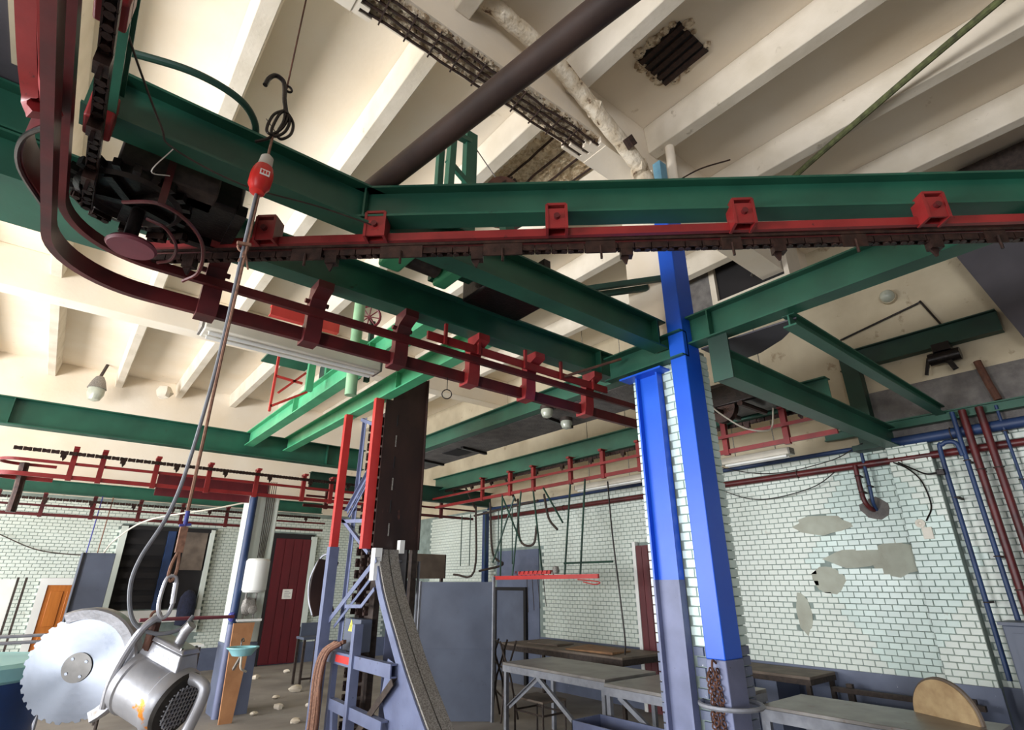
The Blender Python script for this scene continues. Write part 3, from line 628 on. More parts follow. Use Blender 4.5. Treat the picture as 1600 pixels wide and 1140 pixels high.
# far conveyor rails --------------------------------------------------
def track(label, low, up, br, m='red', step=0, hang=.28):
    t = thing('conveyor_rail', label, 'rail', low[0])
    obj('lower_rail', MB().sweep(low, rect(.03, .05)), m, t); obj('upper_rail', MB().sweep(up, rect(.025, .035)), m, t)
    for (p, a) in br:
        p = V(p); d = V((math.cos(a), math.sin(a), 0)); n = V((-d.y, d.x, 0)); z0 = low[0][2]
        obj('hanger', MB().bar(V((p.x, p.y, z0 - .04)), V((p.x, p.y, z0 + hang)), .06, .05, up=n).bar(V((p.x, p.y, z0 + hang)) - n * .1, V((p.x, p.y, z0 + hang)) + n * .06, .06, .03), m, t)
    return t
def hairpin(x0, y, z, R, x1, y2, x2):
    pts = [(x1, y, z)] + [(x0 + (x1 - x0) * (1 - i / 6), y, z) for i in range(1, 7)]
    pts += [(x0 - R * math.sin(a), y + R - R * math.cos(a), z) for a in [math.pi * i / 16 for i in range(1, 17)]]
    pts += [(x0 + (x2 - x0) * i / 6, y2 if i == 6 else y + 2 * R, z) for i in range(1, 7)]
    return pts
brs = [((x, 8.75, 0), 0) for x in (-.05, .25, .85, 1.5, 2.15, 2.85, 3.3)]
track('red far rail with tall hangers below the far left green beam', hairpin(-.55, 8.75, 2.92, .2, 3.9, 9.15, -.2), hairpin(-.55, 8.75, 3.09, .2, 3.9, 9.15, -.2), brs, hang=.36)
chain('dark chain along the far left red rail', [(3.8, 8.65, 3.2), (-.6, 8.65, 3.2)], .088, 7)
brs = [((x, 12.4, 0), 0) for x in (-1.6, -.9, -.3, .4, 1.1, 1.8, 2.6, 3.4)]
track('lowest red rail pair along the top of the back wall', [(-3, 12.4, 2.78), (4.6, 12.4, 2.78)], [(-3, 12.3, 2.92), (4.6, 12.3, 2.92)], brs, 'red_d', hang=.34)
chain('dark chain above the lowest far rail', [(4.4, 12.2, 3.02), (-2, 12.2, 3.02)], .09, 7)
brs = [((5.8, y, 0), math.pi / 2) for y in (2.5, 3.2, 3.8, 4.45, 5.1, 5.75, 6.6, 7.2, 8.0)]
track('red rail pair with double hangers leading away right of the tower', [(5.8, 9.6, 3.1), (5.8, 2.0, 3.1)], [(5.7, 9.6, 3.25), (5.7, 2.0, 3.25)], brs, hang=.36)
chain('dark chain over the rail leading away to the right', [(5.93, 9.4, 3.42), (5.93, 2.05, 3.42)], .088, 7)
track('dark red rail crossing behind the tower', [(3.2, 9.7, 2.95), (6.8, 9.7, 2.95)], [(3.2, 9.6, 3.1), (6.8, 9.6, 3.1)], [((x, 9.7, 0), 0) for x in (3.6, 4.4, 5.2, 6.0)], 'red_d', hang=.34)
one('guide_plate', MB().box(.95, 2.5, 9.3, 9.33, 2.86, 3.2), 'maroon', 'flat dark red plate behind the far left rail', 'plate')
one('hoisting_chain', MB().tube([(-.52, 9.1, 3.1), (-.5, 9.1, 2.75), (-.5, 9.1, 2.5)], .05, 8), 'chain', 'thick bundle of chain hanging at the far left edge', 'chain')

# ================================================================== pipes and ceiling services
t = thing('overhead_pipe', 'thick dark brown pipe crossing diagonally below the ceiling', 'pipe', (1.2, 1, 3.7))
obj('barrel', MB().cyl((.93, 2.48, 3.775), (2.2, -6.0, 3.775), .062, 20), 'pipe_brown', t)
obj('end_flange', MB().cyl((.925, 2.515, 3.775), (.932, 2.47, 3.775), .078, 16), 'rust', t)
obj('lifting_eye', MB().torus((.97, 2.38, 3.86), (1, 0, 0), .035, .006, 16, 6), 'rust', t)
lp = spl([(1.2, 2.24, 5.80), (1.66, 2.24, 5.77), (2.4, 2.24, 5.62), (3.0, 2.24, 5.34), (3.32, 2.24, 5.12), (3.42, 2.24, 4.9)], 8)
t = thing('lagged_pipe', 'peeling whitewashed lagged pipe slanting down the beam to the column', 'pipe', (2.4, 2.24, 5.6))
mb = MB()
pts = []
obj('lagging', MB().tube([p + V((0, random.uniform(-.012, .012), random.uniform(-.012, .012))) for p in lp], .07, 12), 'lagging', t)
for i in (9, 20, 31): obj('torn_wrap', MB().lump(lp[i], .09, (.8, 1, .9), 8), 'lagging', t)
obj('bare_end', MB().cyl((3.05, 2.17, 5.30), (3.12, 2.17, 5.24), .05, 10), 'rebar', t)
one('downpipe', MB().tube([(3.77, 2.2, 5.95), (3.77, 2.2, 5.3), (3.77, 2.2, 4.9)], .045, 14), 'plaster', 'white vertical downpipe beside the column head', 'pipe')
one('conduit', MB().tube(spl([(5.5, 2.38, 5.615), (5.13, 1.72, 5.61), (4.75, .75, 5.618), (4.38, -.24, 5.61), (3.1, -3.9, 5.615)], 6), .028, 8), 'moss', 'greenish mossy rod crossing under the right ceiling ribs', 'rod')
one('ceiling_hook_wire', MB().tube(spl([(3.9, 2.3, 5.34), (4.1, 2.1, 5.5), (4.35, 1.9, 5.62)], 6), .008, 6), 'rebar', 'short bent black wire right of the column head', 'wire')
wall_pipes = [
    ('red pipe running along the right wall under the ceiling band', [(7.1, .2, 2.97), (7.1, 9.6, 2.97)], .04, 'red_d'),
    ('dark blue pipe at the top of the tiles on the far right', [(7.09, -.5, 3.16), (7.09, 2.0, 3.16)], .055, 'blue_d'),
    ('dark thin pipe above the red wall pipe behind the column', [(7.12, 2.3, 3.17), (7.12, 9.6, 3.17)], .026, 'blue_d'),
    ('leftmost blue vertical wall pipe with a hairpin top', spl([(6.99, 1.49, .88), (6.99, 1.49, 2), (6.99, 1.49, 2.95), (6.99, 1.46, 3.04), (6.99, 1.40, 3.06), (6.99, 1.34, 3.03), (6.99, 1.32, 2.9)], 6), .022, 'blue_d'),
    ('second blue vertical wall pipe', [(7.0, 1.30, 1.32), (7.0, 1.30, 3.36)], .022, 'blue_d'),
    ('left red vertical wall pipe near the picture edge', [(7.0, 1.215, .9), (7.0, 1.215, 3.36)], .034, 'red_d'),
    ('rightmost red vertical wall pipe', [(7.0, 1.075, .9), (7.0, 1.075, 3.36)], .034, 'red_d'),
    ('thin blue pipe high at the right edge', [(7.06, .95, 2.3), (7.06, .95, 3.36)], .014, 'blue_d'),
    ('short red pipe stub bending into the dark wall hole', spl([(7.06, 2.34, 2.97), (7.06, 2.34, 2.7), (7.06, 2.33, 2.56), (7.1, 2.31, 2.49), (7.19, 2.30, 2.47)], 6), .026, 'red_d'),
    ('short blue pipe stub beside the red one at the wall hole', spl([(7.08, 2.25, 3.1), (7.08, 2.25, 2.7), (7.1, 2.26, 2.54), (7.19, 2.27, 2.47)], 6), .018, 'blue_d'),
]
for (lab, pts, r, m) in wall_pipes:
    t = thing('wall_pipe', lab, 'pipe', pts[0]); obj('barrel', MB().tube(pts, r, 12), m, t)
    L = len(pts); a = V(pts[0]); b = V(pts[-1]) if L == 2 else V(pts[L // 2])
    for f in (.3, .75):
        c = a + (b - a) * f
        if c.x > 7.15: continue
        obj('bracket', MB().bar(c, V((7.195, c.y, c.z)), .02, .02).torus(c, (b - a), r + .006, .006, 12, 5), 'galv_dark', t)
one('wall_hole_patch', MB().prism([(XW - .016, 2.28 + .16 * math.cos(i * math.pi / 7) * random.uniform(.8, 1.15), 2.48 + .13 * math.sin(i * math.pi / 7) * random.uniform(.8, 1.15)) for i in range(14)], (.012, 0, 0)), 'rough_concrete', 'dark grey cement patch where two pipe stubs enter the tiles', 'patch')
t = thing('wall_switch', 'small beige switch box on the tiled pilaster', 'switch', (7.07, 1.84, 2.2))
obj('round_socket', MB().lathe([(.045, 0), (.045, .025), (.02, .03), (.012, .02), (0, .02)], (7.08, 1.86, 2.28), (-1, 0, 0), 14), 'lampwhite', t)
obj('backplate', MB().box(7.05, 7.08, 1.77, 1.86, 2.12, 2.24), 'lampwhite', t, bevel=.004)
for (lab, pts, r) in (('black cable loop hanging from the wall pipe to the switch', [(7.05, 1.95, 2.94), (7.04, 1.83, 2.85), (7.05, 1.74, 2.7), (7.06, 1.72, 2.45), (7.06, 1.80, 2.3)], .008),
                      ('black cable with loose plug near the blue pipes', [(7.03, 1.9, 2.93), (6.99, 1.78, 2.84), (6.97, 1.66, 2.76), (6.96, 1.55, 2.76)], .009),
                      ('slack thin cable sagging along the right wall under the pipes', [(7.1, 4.2, 2.95), (7.09, 3.6, 2.72), (7.09, 2.9, 2.78), (7.09, 2.5, 2.98)], .006),
                      ('upper slack cable between column and wall post', [(7.0, 4.3, 3.3), (7.0, 3.4, 3.02), (7.0, 2.6, 3.05), (7.02, 2.2, 3.2)], .006)):
    t = thing('wall_cable', lab, 'cable', pts[0]); obj('wire', MB().tube(spl(pts, 8), r, 6), 'black', t)
    if 'plug' in lab: obj('plug_end', MB().box(6.94, 6.98, 1.50, 1.57, 2.73, 2.79), 'black', t, bevel=.006)
# high right wall: lamp, conduit, hanger, duct
t = thing('wall_lamp', 'round dirty bulkhead lamp high on the cream wall', 'lamp', (7.1, 1.58, 4.85))
obj('base', MB().cyl((7.2, 1.58, 4.91), (7.14, 1.58, 4.91), .085, 18), 'plaster_wall', t)
obj('globe', MB().lathe([(.075, 0), (.078, .03), (.06, .07), (.03, .09), (0, .095)], (7.14, 1.58, 4.91), (-1, 0, 0), 18), 'glass', t)
one('wall_conduit', MB().tube([(7.17, 2.2, 4.56), (7.17, 1.32, 4.72), (7.17, 1.30, 4.74), (7.17, 1.17, 4.36)], .012, 8), 'black', 'thin black conduit angled across the cream wall', 'conduit')
t = thing('wall_motor', 'dark small motor hanging under the high wall beam', 'motor', (7.05, 1.2, 3.9))
obj('body', MB().cyl((7.06, 1.36, 3.98), (7.06, 1.08, 3.98), .07, 14), 'black', t); obj('mount', MB().box(7.0, 7.14, 1.14, 1.3, 4.04, 4.13), 'black', t); obj('arm', MB().bar((7.04, 1.36, 4.0), (7.04, 1.42, 3.82), .03, .03).bar((7.05, 1.2, 3.95), (7.05, 1.16, 3.82), .05, .05), 'black', t)
one('stub_pipe', MB().tube([(7.1, .98, 3.86), (7.1, .95, 3.6), (7.1, .92, 3.42)], .035, 10), 'rust', 'rusty stub pipe on the grey band beside the wall motor', 'pipe')
t = thing('air_duct', 'dark grey duct box at the right edge of the picture', 'duct', (7.05, -.4, 3.9))
obj('casing', MB().hexa([(6.92, -2, 3.9), (7.16, -2, 3.9), (7.16, .55, 3.9), (6.92, .55, 3.9), (6.86, -2, 5.06), (7.16, -2, 5.06), (7.16, .84, 5.06), (6.86, .84, 5.06)]), 'duct', t)
obj('upper_casing', MB().box(6.75, 7.16, -2, .6, 5.06, 5.9), 'galv_dark', t); obj('seam', MB().box(6.85, 6.9, -2, .85, 5.04, 5.07), 'galv_dark', t)
one('curved_plate', MB().prism([(3.68, 2.12, 3.44), (3.70, 1.69, 3.44), (3.72, 1.38, 3.44), (3.86, 1.46, 3.44), (4.0, 1.62, 3.44), (4.12, 1.85, 3.44), (4.15, 2.12, 3.44)], (0, 0, .012)), 'duct', 'grey curved gusset plate under the beam right of the column', 'plate')
t = thing('ceiling_board', 'grey flat board under the green beam beyond the column', 'board', (4.35, 5.5, 3.5))
obj('panel', MB().box(4.0, 4.66, 3.0, 8.1, 3.50, 3.53), 'rough_concrete', t)
for (y, x) in ((4.45, 4.3), (6.3, 4.35), (7.4, 4.3)): obj('batten', MB().bar((x - .16, y, 3.485), (x + .34, y + .1, 3.485), .05, .04), 'black', t)
obj('gap_shade', MB().box(4.2, 4.5, 6.45, 6.85, 3.492, 3.5), 'dark', t)  # dark panel on the board, painting the shade of a gap
for (x, y, lab) in ((3.86, 4.15, 'round glass lamp under the green beam beyond the red prongs'), (4.35, 4.35, 'small round lamp at the edge of the grey board')):
    t = thing('ceiling_lamp', lab, 'lamp', (x, y, 3.4)); obj('base', MB().cyl((x, y, 3.5), (x, y, 3.46), .075, 16), 'galv_dark', t)
    obj('globe', MB().lathe([(.065, 0), (.07, .03), (.05, .08), (.0, .1)], (x, y, 3.46), (0, 0, -1), 16), 'glass', t)
t = thing('jar_lamp', 'hanging glass jar lamp with a metal neck above the far left beam', 'lamp', (-.06, 13.5, 5.1))
obj('glass_jar', MB().lathe([(.0, -.26), (.10, -.22), (.15, -.10), (.15, .02), (.10, .12), (.08, .14)], (-.06, 13.5, 5.38), n=18), 'glass', t)
obj('collar', MB().lathe([(.17, -.02), (.12, .14), (.07, .24), (.03, .26)], (-.06, 13.5, 5.42), n=18), 'galv', t)
obj('stem', MB().cyl((-.06, 13.5, 5.66), (.0, 13.5, 5.95), .03, 8), 'galv_dark', t)
one('ceiling_boss', MB().lump((1.1, 13.4, 5.55), .16, (1, 1, 1), 9), 'rib', 'lumpy broken plaster boss below the far ribs', 'plaster boss')
def tube_lamp(lab, p0, p1, wd, ht, rods):
    p0 = V(p0); p1 = V(p1); t = thing('fluorescent_lamp', lab, 'lamp', (p0 + p1) / 2)
    obj('housing', MB().bar(p0, p1, wd, ht), 'lampwhite', t, bevel=.012)
    d = (p1 - p0).normalized(); obj('end_cap', MB().bar(p0 - d * .015, p0, wd * .9, ht * .9), 'galv', t); obj('end_cap', MB().bar(p1, p1 + d * .015, wd * .9, ht * .9), 'galv', t)
    for s_ in (-1, 1): obj('tube', MB().cyl(p0 + d * .04 + V((0, 0, -ht / 2 - .012)) + d.cross(V((0, 0, 1))) * (s_ * wd * .24), p1 - d * .04 + V((0, 0, -ht / 2 - .012)) + d.cross(V((0, 0, 1))) * (s_ * wd * .24), .014, 8), 'white', t)
    for f in rods[0]:
        c = p0 + (p1 - p0) * f; obj('hanger_rod', MB().cyl(c, (c.x, c.y, rods[1]), .006, 6), 'galv', t)
tube_lamp('long white fluorescent lamp below the left end of the red rail', (.46, 4.07, 3.41), (1.80, 4.07, 3.41), .19, .12, ((.94,), 3.5))
tube_lamp('white fluorescent lamp under the far right rail, left of the column', (6.4, 6.2, 3.12), (6.4, 4.85, 3.12), .14, .08, ((.2, .8), 5.95))
tube_lamp('white fluorescent lamp just right of the blue column', (6.4, 3.6, 3.12), (6.4, 2.75, 3.12), .14, .08, ((.2, .8), 5.95))

# ================================================================== hoist drive frame over the beams
t = thing('hoist_support', 'green upright frame with rope drum standing on the beams', 'frame', (1.7, 2.75, 3.7))
for (x, y) in ((1.60, 2.72), (1.84, 2.80)): obj('upright', MB().bar((x, y, 3.7), (x + (.0 if x > 1.7 else .03), y, 5.06 if x > 1.7 else 4.98), .10 if x > 1.7 else .05, .06, up=(0, 1, 0)), 'green', t)
obj('upright', MB().bar((1.66, 2.95, 3.7), (1.66, 2.95, 4.95), .05, .05, up=(0, 1, 0)), 'green', t)
obj('cross_brace', MB().bar((1.60, 2.74, 4.62), (1.88, 2.78, 4.50), .03, .05), 'green', t); obj('side_plate', MB().box(1.62, 1.90, 2.74, 2.76, 4.2, 4.42), 'green_d', t)
obj('top_tie', MB().bar((1.60, 2.74, 4.9), (1.86, 2.8, 4.98), .05, .04), 'green', t)
obj('drum', MB().lathe([(.02, -.16), (.13, -.16), (.14, -.14), (.10, -.12), (.10, .12), (.14, .14), (.13, .16), (.02, .16)], (2.14, 2.78, 4.52), (.5, .8, 0), 20), 'rust', t)
obj('drum_hood', MB().bar((1.98, 2.78, 4.50), (2.14, 2.78, 4.68), .3, .015).bar((2.14, 2.78, 4.68), (2.42, 2.82, 4.46), .3, .015), 'rebar', t)
obj('bearing', MB().lathe([(.11, -.03), (.11, .02), (.08, .06), (.03, .08)], (1.72, 2.7, 4.24), (-.3, -.9, .2), 16), 'rust', t)
obj('base_rail', MB().bar((1.5, 2.60, 3.73), (2.5, 2.60, 3.73), .08, .06), 'green', t)
obj('drum_stand', MB().bar((2.14, 2.60, 3.76), (2.14, 2.76, 4.5), .09, .07, up=(0, 1, 0)), 'green', t)
obj('stay_wire', MB().cyl((1.86, 2.8, 4.98), (2.2, 2.78, 4.64), .005, 5), 'galv', t)
t = thing('gear_motor', 'green gear motor slung between the two long beams', 'motor', (1.6, 2.75, 3.68))
obj('motor_body', MB().cyl((1.42, 2.86, 3.76), (1.64, 2.86, 3.76), .08, 18), 'galv_dark', t)
for (x0, x1) in ((1.24, 1.40), (1.66, 1.77)): obj('gear_case', MB().box(x0, x1, 2.70, 2.96, 3.66, 3.86), 'green_lit', t, bevel=.02)
obj('shaft', MB().cyl((1.1, 2.80, 3.76), (2.3, 2.80, 3.76), .03, 10), 'black', t); obj('cradle', MB().box(1.1, 2.45, 2.46, 2.54, 3.70, 3.76).box(1.2, 1.26, 2.46, 3.04, 3.86, 3.90).box(2.3, 2.36, 2.46, 3.04, 3.86, 3.90).box(1.2, 1.26, 2.46, 2.54, 3.76, 3.86).box(2.3, 2.36, 2.46, 2.54, 3.76, 3.86), 'black', t)
obj('sprocket_case', MB().box(1.92, 2.45, 2.62, 2.96, 3.62, 3.86), 'black', t, bevel=.02)
dp = t = thing('drive_platform', 'green drive platform with posts left of the tower top', 'platform', (1.6, 5.5, 3.7))
obj('deck', MB().box(1.30, 1.78, 5.2, 6.0, 3.96, 3.98), 'green', t)
obj('deck_edge', MB().box(1.30, 2.2, 5.15, 5.2, 3.90, 4.0), 'green', t)
for (x, y) in ((1.64, 5.3), (1.80, 5.25), (1.99, 5.4)): obj('post', MB().bar((x, y, 3.5 if x < 1.7 else 3.7), (x, y, 3.96), .07, .05, up=(0, 1, 0)), 'green_lit', t)
obj('gear_box', MB().box(1.82, 2.14, 5.2, 5.6, 3.72, 3.90), 'green_d', t, bevel=.01)
for (p, q) in (((1.33, 5.4, 3.25), (1.33, 5.4, 3.96)), ((1.33, 5.4, 3.62), (1.6, 5.4, 3.60)), ((1.38, 5.4, 3.45), (1.62, 5.4, 3.72)), ((1.33, 5.4, 3.3), (1.66, 5.4, 3.52))): obj('rail_bar', MB().bar(p, q, .022, .022), 'red_b', t)
t = thing('stand_pipe', 'pale green vertical pipe behind the red rail', 'pipe', (1.69, 4.3, 3.2)); obj('barrel', MB().tube([(1.69, 4.3, 3.2), (1.68, 4.3, 3.6), (1.68, 4.3, 4.35)], .05, 14), 'mint', t); obj('clamp', MB().box(1.70, 1.80, 4.25, 4.35, 3.66, 3.72), 'green_lit', t)
t = thing('hand_wheel', 'dark red spoked hand wheel behind the long dark beam', 'wheel', (2.05, 5, 4.2))
obj('rim', MB().torus((2.07, 5, 4.36), (.6, .75, .2), .12, .014, 22, 6), 'maroon', t)
obj('axle', MB().cyl((2.07, 5, 4.36), (2.2, 5.2, 4.40), .02, 8), 'maroon', t); obj('axle_stand', MB().bar((2.2, 5.2, 3.7), (2.2, 5.2, 4.42), .05, .05, up=(0, 1, 0)), 'green_d', t)
ax = V((.6, .75, .2)).normalized(); a_ = ax.orthogonal().normalized(); b_ = ax.cross(a_)
for i in range(8):
    an = i * math.pi / 4; obj('spoke', MB().cyl((2.07, 5, 4.36), V((2.07, 5, 4.36)) + (a_ * math.cos(an) + b_ * math.sin(an)) * .12, .007, 5), 'maroon', t)
obj('cross_channel', MB().channel((1.0, 4.62, 3.98), (1.62, 4.62, 3.98), .10, .06).bar((1.45, 4.62, 3.97), (1.45, 5.22, 3.97), .05, .03), 'red_b', dp, label='short red channel')
one('hanging_ring', MB().torus((1.98, 3.2, 2.98), (.5, .8, 0), .035, .004, 18, 6).cyl((1.98, 3.2, 3.015), (1.98, 3.2, 3.11), .003, 5), 'black', 'small black ring hanging below the red rail', 'ring')

# ================================================================== elevator tower
t = thing('elevator_tower', 'tall conveyor tower of red and blue-grey lattice with brown sheet guard', 'tower', (2.5, 5.4, 0))
obj('post', MB().box(2.27, 2.35, 5.82, 5.88, 2.05, 3.5), 'red_b', t, label='bright red angle post'); obj('post', MB().box(2.27, 2.36, 5.05, 5.11, 2.0, 3.5), 'red_b', t, label='bright red angle post')
obj('post_foot', MB().box(2.26, 2.36, 5.81, 5.89, 0, 2.05), 'lilac', t); obj('post_foot', MB().box(2.28, 2.36, 5.05, 5.11, 0, 1.35), 'lilac', t)
for y in (5.06, 5.85): obj('rear_post', MB().box(2.80, 2.86, y - .03, y + .03, 0, 3.5), 'galv_dark', t)
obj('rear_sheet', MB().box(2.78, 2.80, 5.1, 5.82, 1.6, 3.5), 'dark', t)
lat = [((2.42, 5.66, 3.44), (2.42, 5.70, 1.1), .035), ((2.38, 5.62, 3.42), (2.38, 5.20, 3.26), .03), ((2.38, 5.16, 2.92), (2.38, 5.80, 2.42), .035), ((2.40, 5.18, 2.84), (2.40, 5.76, 2.36), .02), ((2.38, 5.84, 2.35), (2.38, 5.12, 1.98), .03), ((2.38, 5.84, 2.33), (2.38, 5.1, 2.28), .03), ((2.36, 5.84, 1.36), (2.36, 4.88, 1.92), .045), ((2.40, 5.80, 1.30), (2.40, 4.9, 1.84), .025), ((2.36, 5.48, 1.50), (2.36, 5.12, 1.51), .025), ((2.36, 5.12, 1.51), (2.36, 4.88, 1.66), .03)]
for (p, q, w_) in lat: obj('lattice_bar', MB().angle(p, q, w_, .006), 'lilac', t)
obj('tie_channel', MB().channel((2.33, 5.86, 1.10), (2.33, 4.36, 1.10), .10, .06), 'lilac', t)
obj('red_smear', MB().box(2.296, 2.299, 5.10, 5.45, 1.02, 1.08), 'red_b', t)
obj('tie_channel', MB().channel((2.33, 5.5, .72), (2.33, 4.45, .70), .09, .06), 'lilac', t)
obj('knee_brace', MB().angle((2.34, 5.0, .5), (2.34, 4.36, 1.0), .05, .008), 'galv_dark', t)
obj('knee_brace', MB().angle((2.34, 5.45, .72), (2.34, 5.3, .0), .05, .008), 'lilac', t)
obj('inner_post', MB().box(2.30, 2.35, 5.50, 5.55, 0, 1.0), 'lilac', t)
bs_ = obj('sheet_guard', MB().box(2.36, 2.44, 5.0, 5.008, 2.0, 3.49).box(2.44, 2.84, 5.0, 5.008, 2.0, 3.80).box(2.834, 2.842, 4.97, 5.04, 2.0, 3.80), 'brown', t, label='dark brown rusty sheet guard')
for i in range(6): obj('slot', MB().box(2.50, 2.512, 4.996, 5.0, 2.12 + i * .22, 2.24 + i * .22), 'galv' if i % 2 == 0 else 'dark', bs_)
obj('pad', MB().sweep(spl([(2.33, 5.98, 1.92), (2.31, 6.06, 1.75), (2.32, 6.08, 1.55), (2.35, 6.0, 1.40)], 6), rect(.22, .02), up=(0, 1, 0)), 'brown', t)
obj('pad_rim', MB().tube(spl([(2.36, 5.9, 1.98), (2.26, 6.0, 1.96), (2.20, 6.1, 1.75), (2.21, 6.1, 1.55), (2.24, 6.02, 1.39)], 6), .012, 6), 'leg', t)
# curved two-plate rail with slot
rc = spl([(0, 4.94, 3.48), (0, 4.94, 3.0), (0, 4.94, 2.4), (0, 4.945, 2.05), (0, 4.92, 1.90), (0, 4.78, 1.65), (0, 4.63, 1.46), (0, 4.47, 1.28), (0, 4.31, 1.10), (0, 4.15, .94), (0, 3.91, .72), (0, 3.74, .58)], 6)
def strip(x0, x1, off0, off1, pts):
    vs = []; n = len(pts)
    for i, p in enumerate(pts):
        tt = (pts[min(i + 1, n - 1)] - pts[max(i - 1, 0)]).normalized(); nn = V((0, -tt.z, tt.y))
        if nn.y > 0: nn = -nn
        for (x, o) in ((x0, off0), (x1, off0), (x1, off1), (x0, off1)): vs.append((x, p.y + nn.y * o, p.z + nn.z * o))
    fs = [(i * 4 + j, i * 4 + (j + 1) % 4, i * 4 + 4 + (j + 1) % 4, i * 4 + 4 + j) for i in range(n - 1) for j in range(4)] + [(3, 2, 1, 0), tuple((n - 1) * 4 + j for j in range(4))]
    return MB().add(vs, fs)
cut = 20
cr = obj('curved_rail', strip(2.385, 2.478, 0, .03, rc[cut:]), 'galv', t, label='curved worn steel rail plate'); obj('curved_rail', strip(2.49, 2.583, 0, .03, rc[cut:]), 'galv', t, label='curved worn steel rail plate')
obj('rail_back', strip(2.40, 2.57, -.02, -.004, rc[cut:]), 'dark', t)
obj('rail_web', strip(2.365, 2.38, -.07, .012, rc[cut:]), 'lilac', t, label='blue-grey side plate of the curved rail')
obj('rail_tip', MB().cyl((2.36, 3.735, .575), (2.60, 3.735, .575), .03, 10), 'paper', t)
obj('gusset', MB().prism([(2.37, 4.62, .85), (2.37, 4.55, 1.12), (2.37, 4.36, 1.08), (2.37, 4.0, .72), (2.37, 3.85, .56), (2.37, 3.85, .1), (2.37, 4.15, .1)], (.008, 0, 0)), 'lilac', t)
obj('rail_bracket', MB().box(2.33, 2.40, 4.88, 4.96, 1.72, 2.0), 'white', t)
obj('rail_bracket', MB().box(2.59, 2.64, 4.90, 4.96, 1.96, 2.08), 'white', t)
obj('support_leg', MB().box(2.50, 2.56, 3.86, 3.92, 0, .66), 'galv_dark', t)
# chains and dark guides inside
for (x, y) in ((2.58, 5.32), (2.62, 5.5), (2.6, 5.68)):
    obj('guide', MB().box(x - .03, x + .03, y - .05, y + .05, 0, 3.5), 'galv_dark' if y < 5.6 else 'brown', t)
for (x, y) in ((2.46, 5.42), (2.48, 5.58), (2.46, 5.25)):
    for i in range(28):
        o = link('link', LKM, t); o.location = V((x, y, .35 + i * .11)) - V(t.location); o.rotation_euler = (0, math.pi / 2, 0)
t2 = thing('control_box', 'dark control box with yellow warning triangle inside the tower frame', 'box', (2.43, 5.4, 1.0))
obj('case', MB().box(2.40, 2.52, 5.20, 5.56, 1.10, 1.38), 'grey_paint', t2, bevel=.008)
wt = obj('warning_triangle', MB().prism([(2.397, 5.34, 1.27), (2.397, 5.46, 1.27), (2.397, 5.40, 1.375)], (.003, 0, 0)), 'yellow', t2, label='yellow triangle with black lightning bolt')
obj('lightning_bolt', MB().prism([(2.395, 5.405, 1.345), (2.395, 5.39, 1.315), (2.395, 5.398, 1.315), (2.395, 5.39, 1.285), (2.395, 5.412, 1.322), (2.395, 5.402, 1.322)], (.002, 0, 0)), 'black', wt)
obj('conduit', MB().cyl((2.46, 5.3, 1.08), (2.46, 5.3, .2), .012, 6), 'galv_dark', t2); obj('lock', MB().cyl((2.395, 5.30, 1.2), (2.40, 5.30, 1.2), .012, 8), 'hub', t2)
t = thing('rope_bundle', 'bundle of old frayed rope hanging on the tower left post', 'rope', (2.2, 5.5, .2))
for i in range(9):
    y0 = 5.42 + .022 * i; obj('strand', MB().tube(spl([(2.28, 5.30 + .02 * i, 1.18), (2.22, 5.44 + .02 * i, 1.08 + .02 * random.random()), (2.2, y0 + .07, .9), (2.2 + .02 * random.random(), y0 + .08, .55), (2.2, y0 + .08 + .02 * random.random(), .1)], 5), .016, 6), 'rope' if i % 3 else 'rust', t)
obj('tie', MB().bar((2.29, 5.26, 1.20), (2.29, 5.5, 1.14), .03, .03), 'rust', t)
# panel and screens beside the tower
t = thing('panel_screen', 'pale blue sheet panel in a grey pipe frame right of the curved rail', 'screen', (2.85, 5.2, 0))
obj('sheet', MB().box(2.66, 2.96, 5.20, 5.206, .35, 1.72), 'lilac', t)
obj('frame', MB().tube([(2.98, 5.2, 0), (2.98, 5.2, 1.9), (2.66, 5.2, 1.9)], .016, 8), 'leg', t)
t = thing('sheet_screen', 'large flat grey sheet metal screen standing by the tables', 'screen', (4.6, 6.9, 0))
p0, p1 = V((4.22, 7.28, 0)), V((5.03, 6.62, 0)); 
obj('sheet', MB().bar(p0 + V((0, 0, .86)), p1 + V((0, 0, .86)), .012, 1.70), 'grey_paint', t)
dv = (p1 - p0).normalized(); nv = V((-dv.y, dv.x, 0))
obj('edge_post', MB().bar(p1 + V((0, 0, 0)), p1 + V((0, 0, 1.78)), .035, .035), 'leg', t); obj('edge_post', MB().bar(p0, p0 + V((0, 0, 1.72)), .035, .035), 'leg', t)
obj('fold_line', MB().bar(p0 + V((0, 0, .86)) - nv * .008, p1 + V((0, 0, .86)) - nv * .008, .006, .01), 'grey_paint', t)
t = thing('dark_screen', 'dark box-like hopper panel above the grey screen', 'panel', (4.3, 7.2, 1.7))
obj('front', MB().box(3.86, 4.72, 7.45, 7.47, 1.76, 2.1), 'dirtytop', t); obj('side', MB().box(4.72, 4.74, 7.45, 8.2, 1.76, 2.1), 'galv_dark', t)
for x in (3.9, 4.7): obj('leg', MB().box(x - .02, x + .02, 7.48, 7.52, 0, 1.8), 'galv_dark', t)

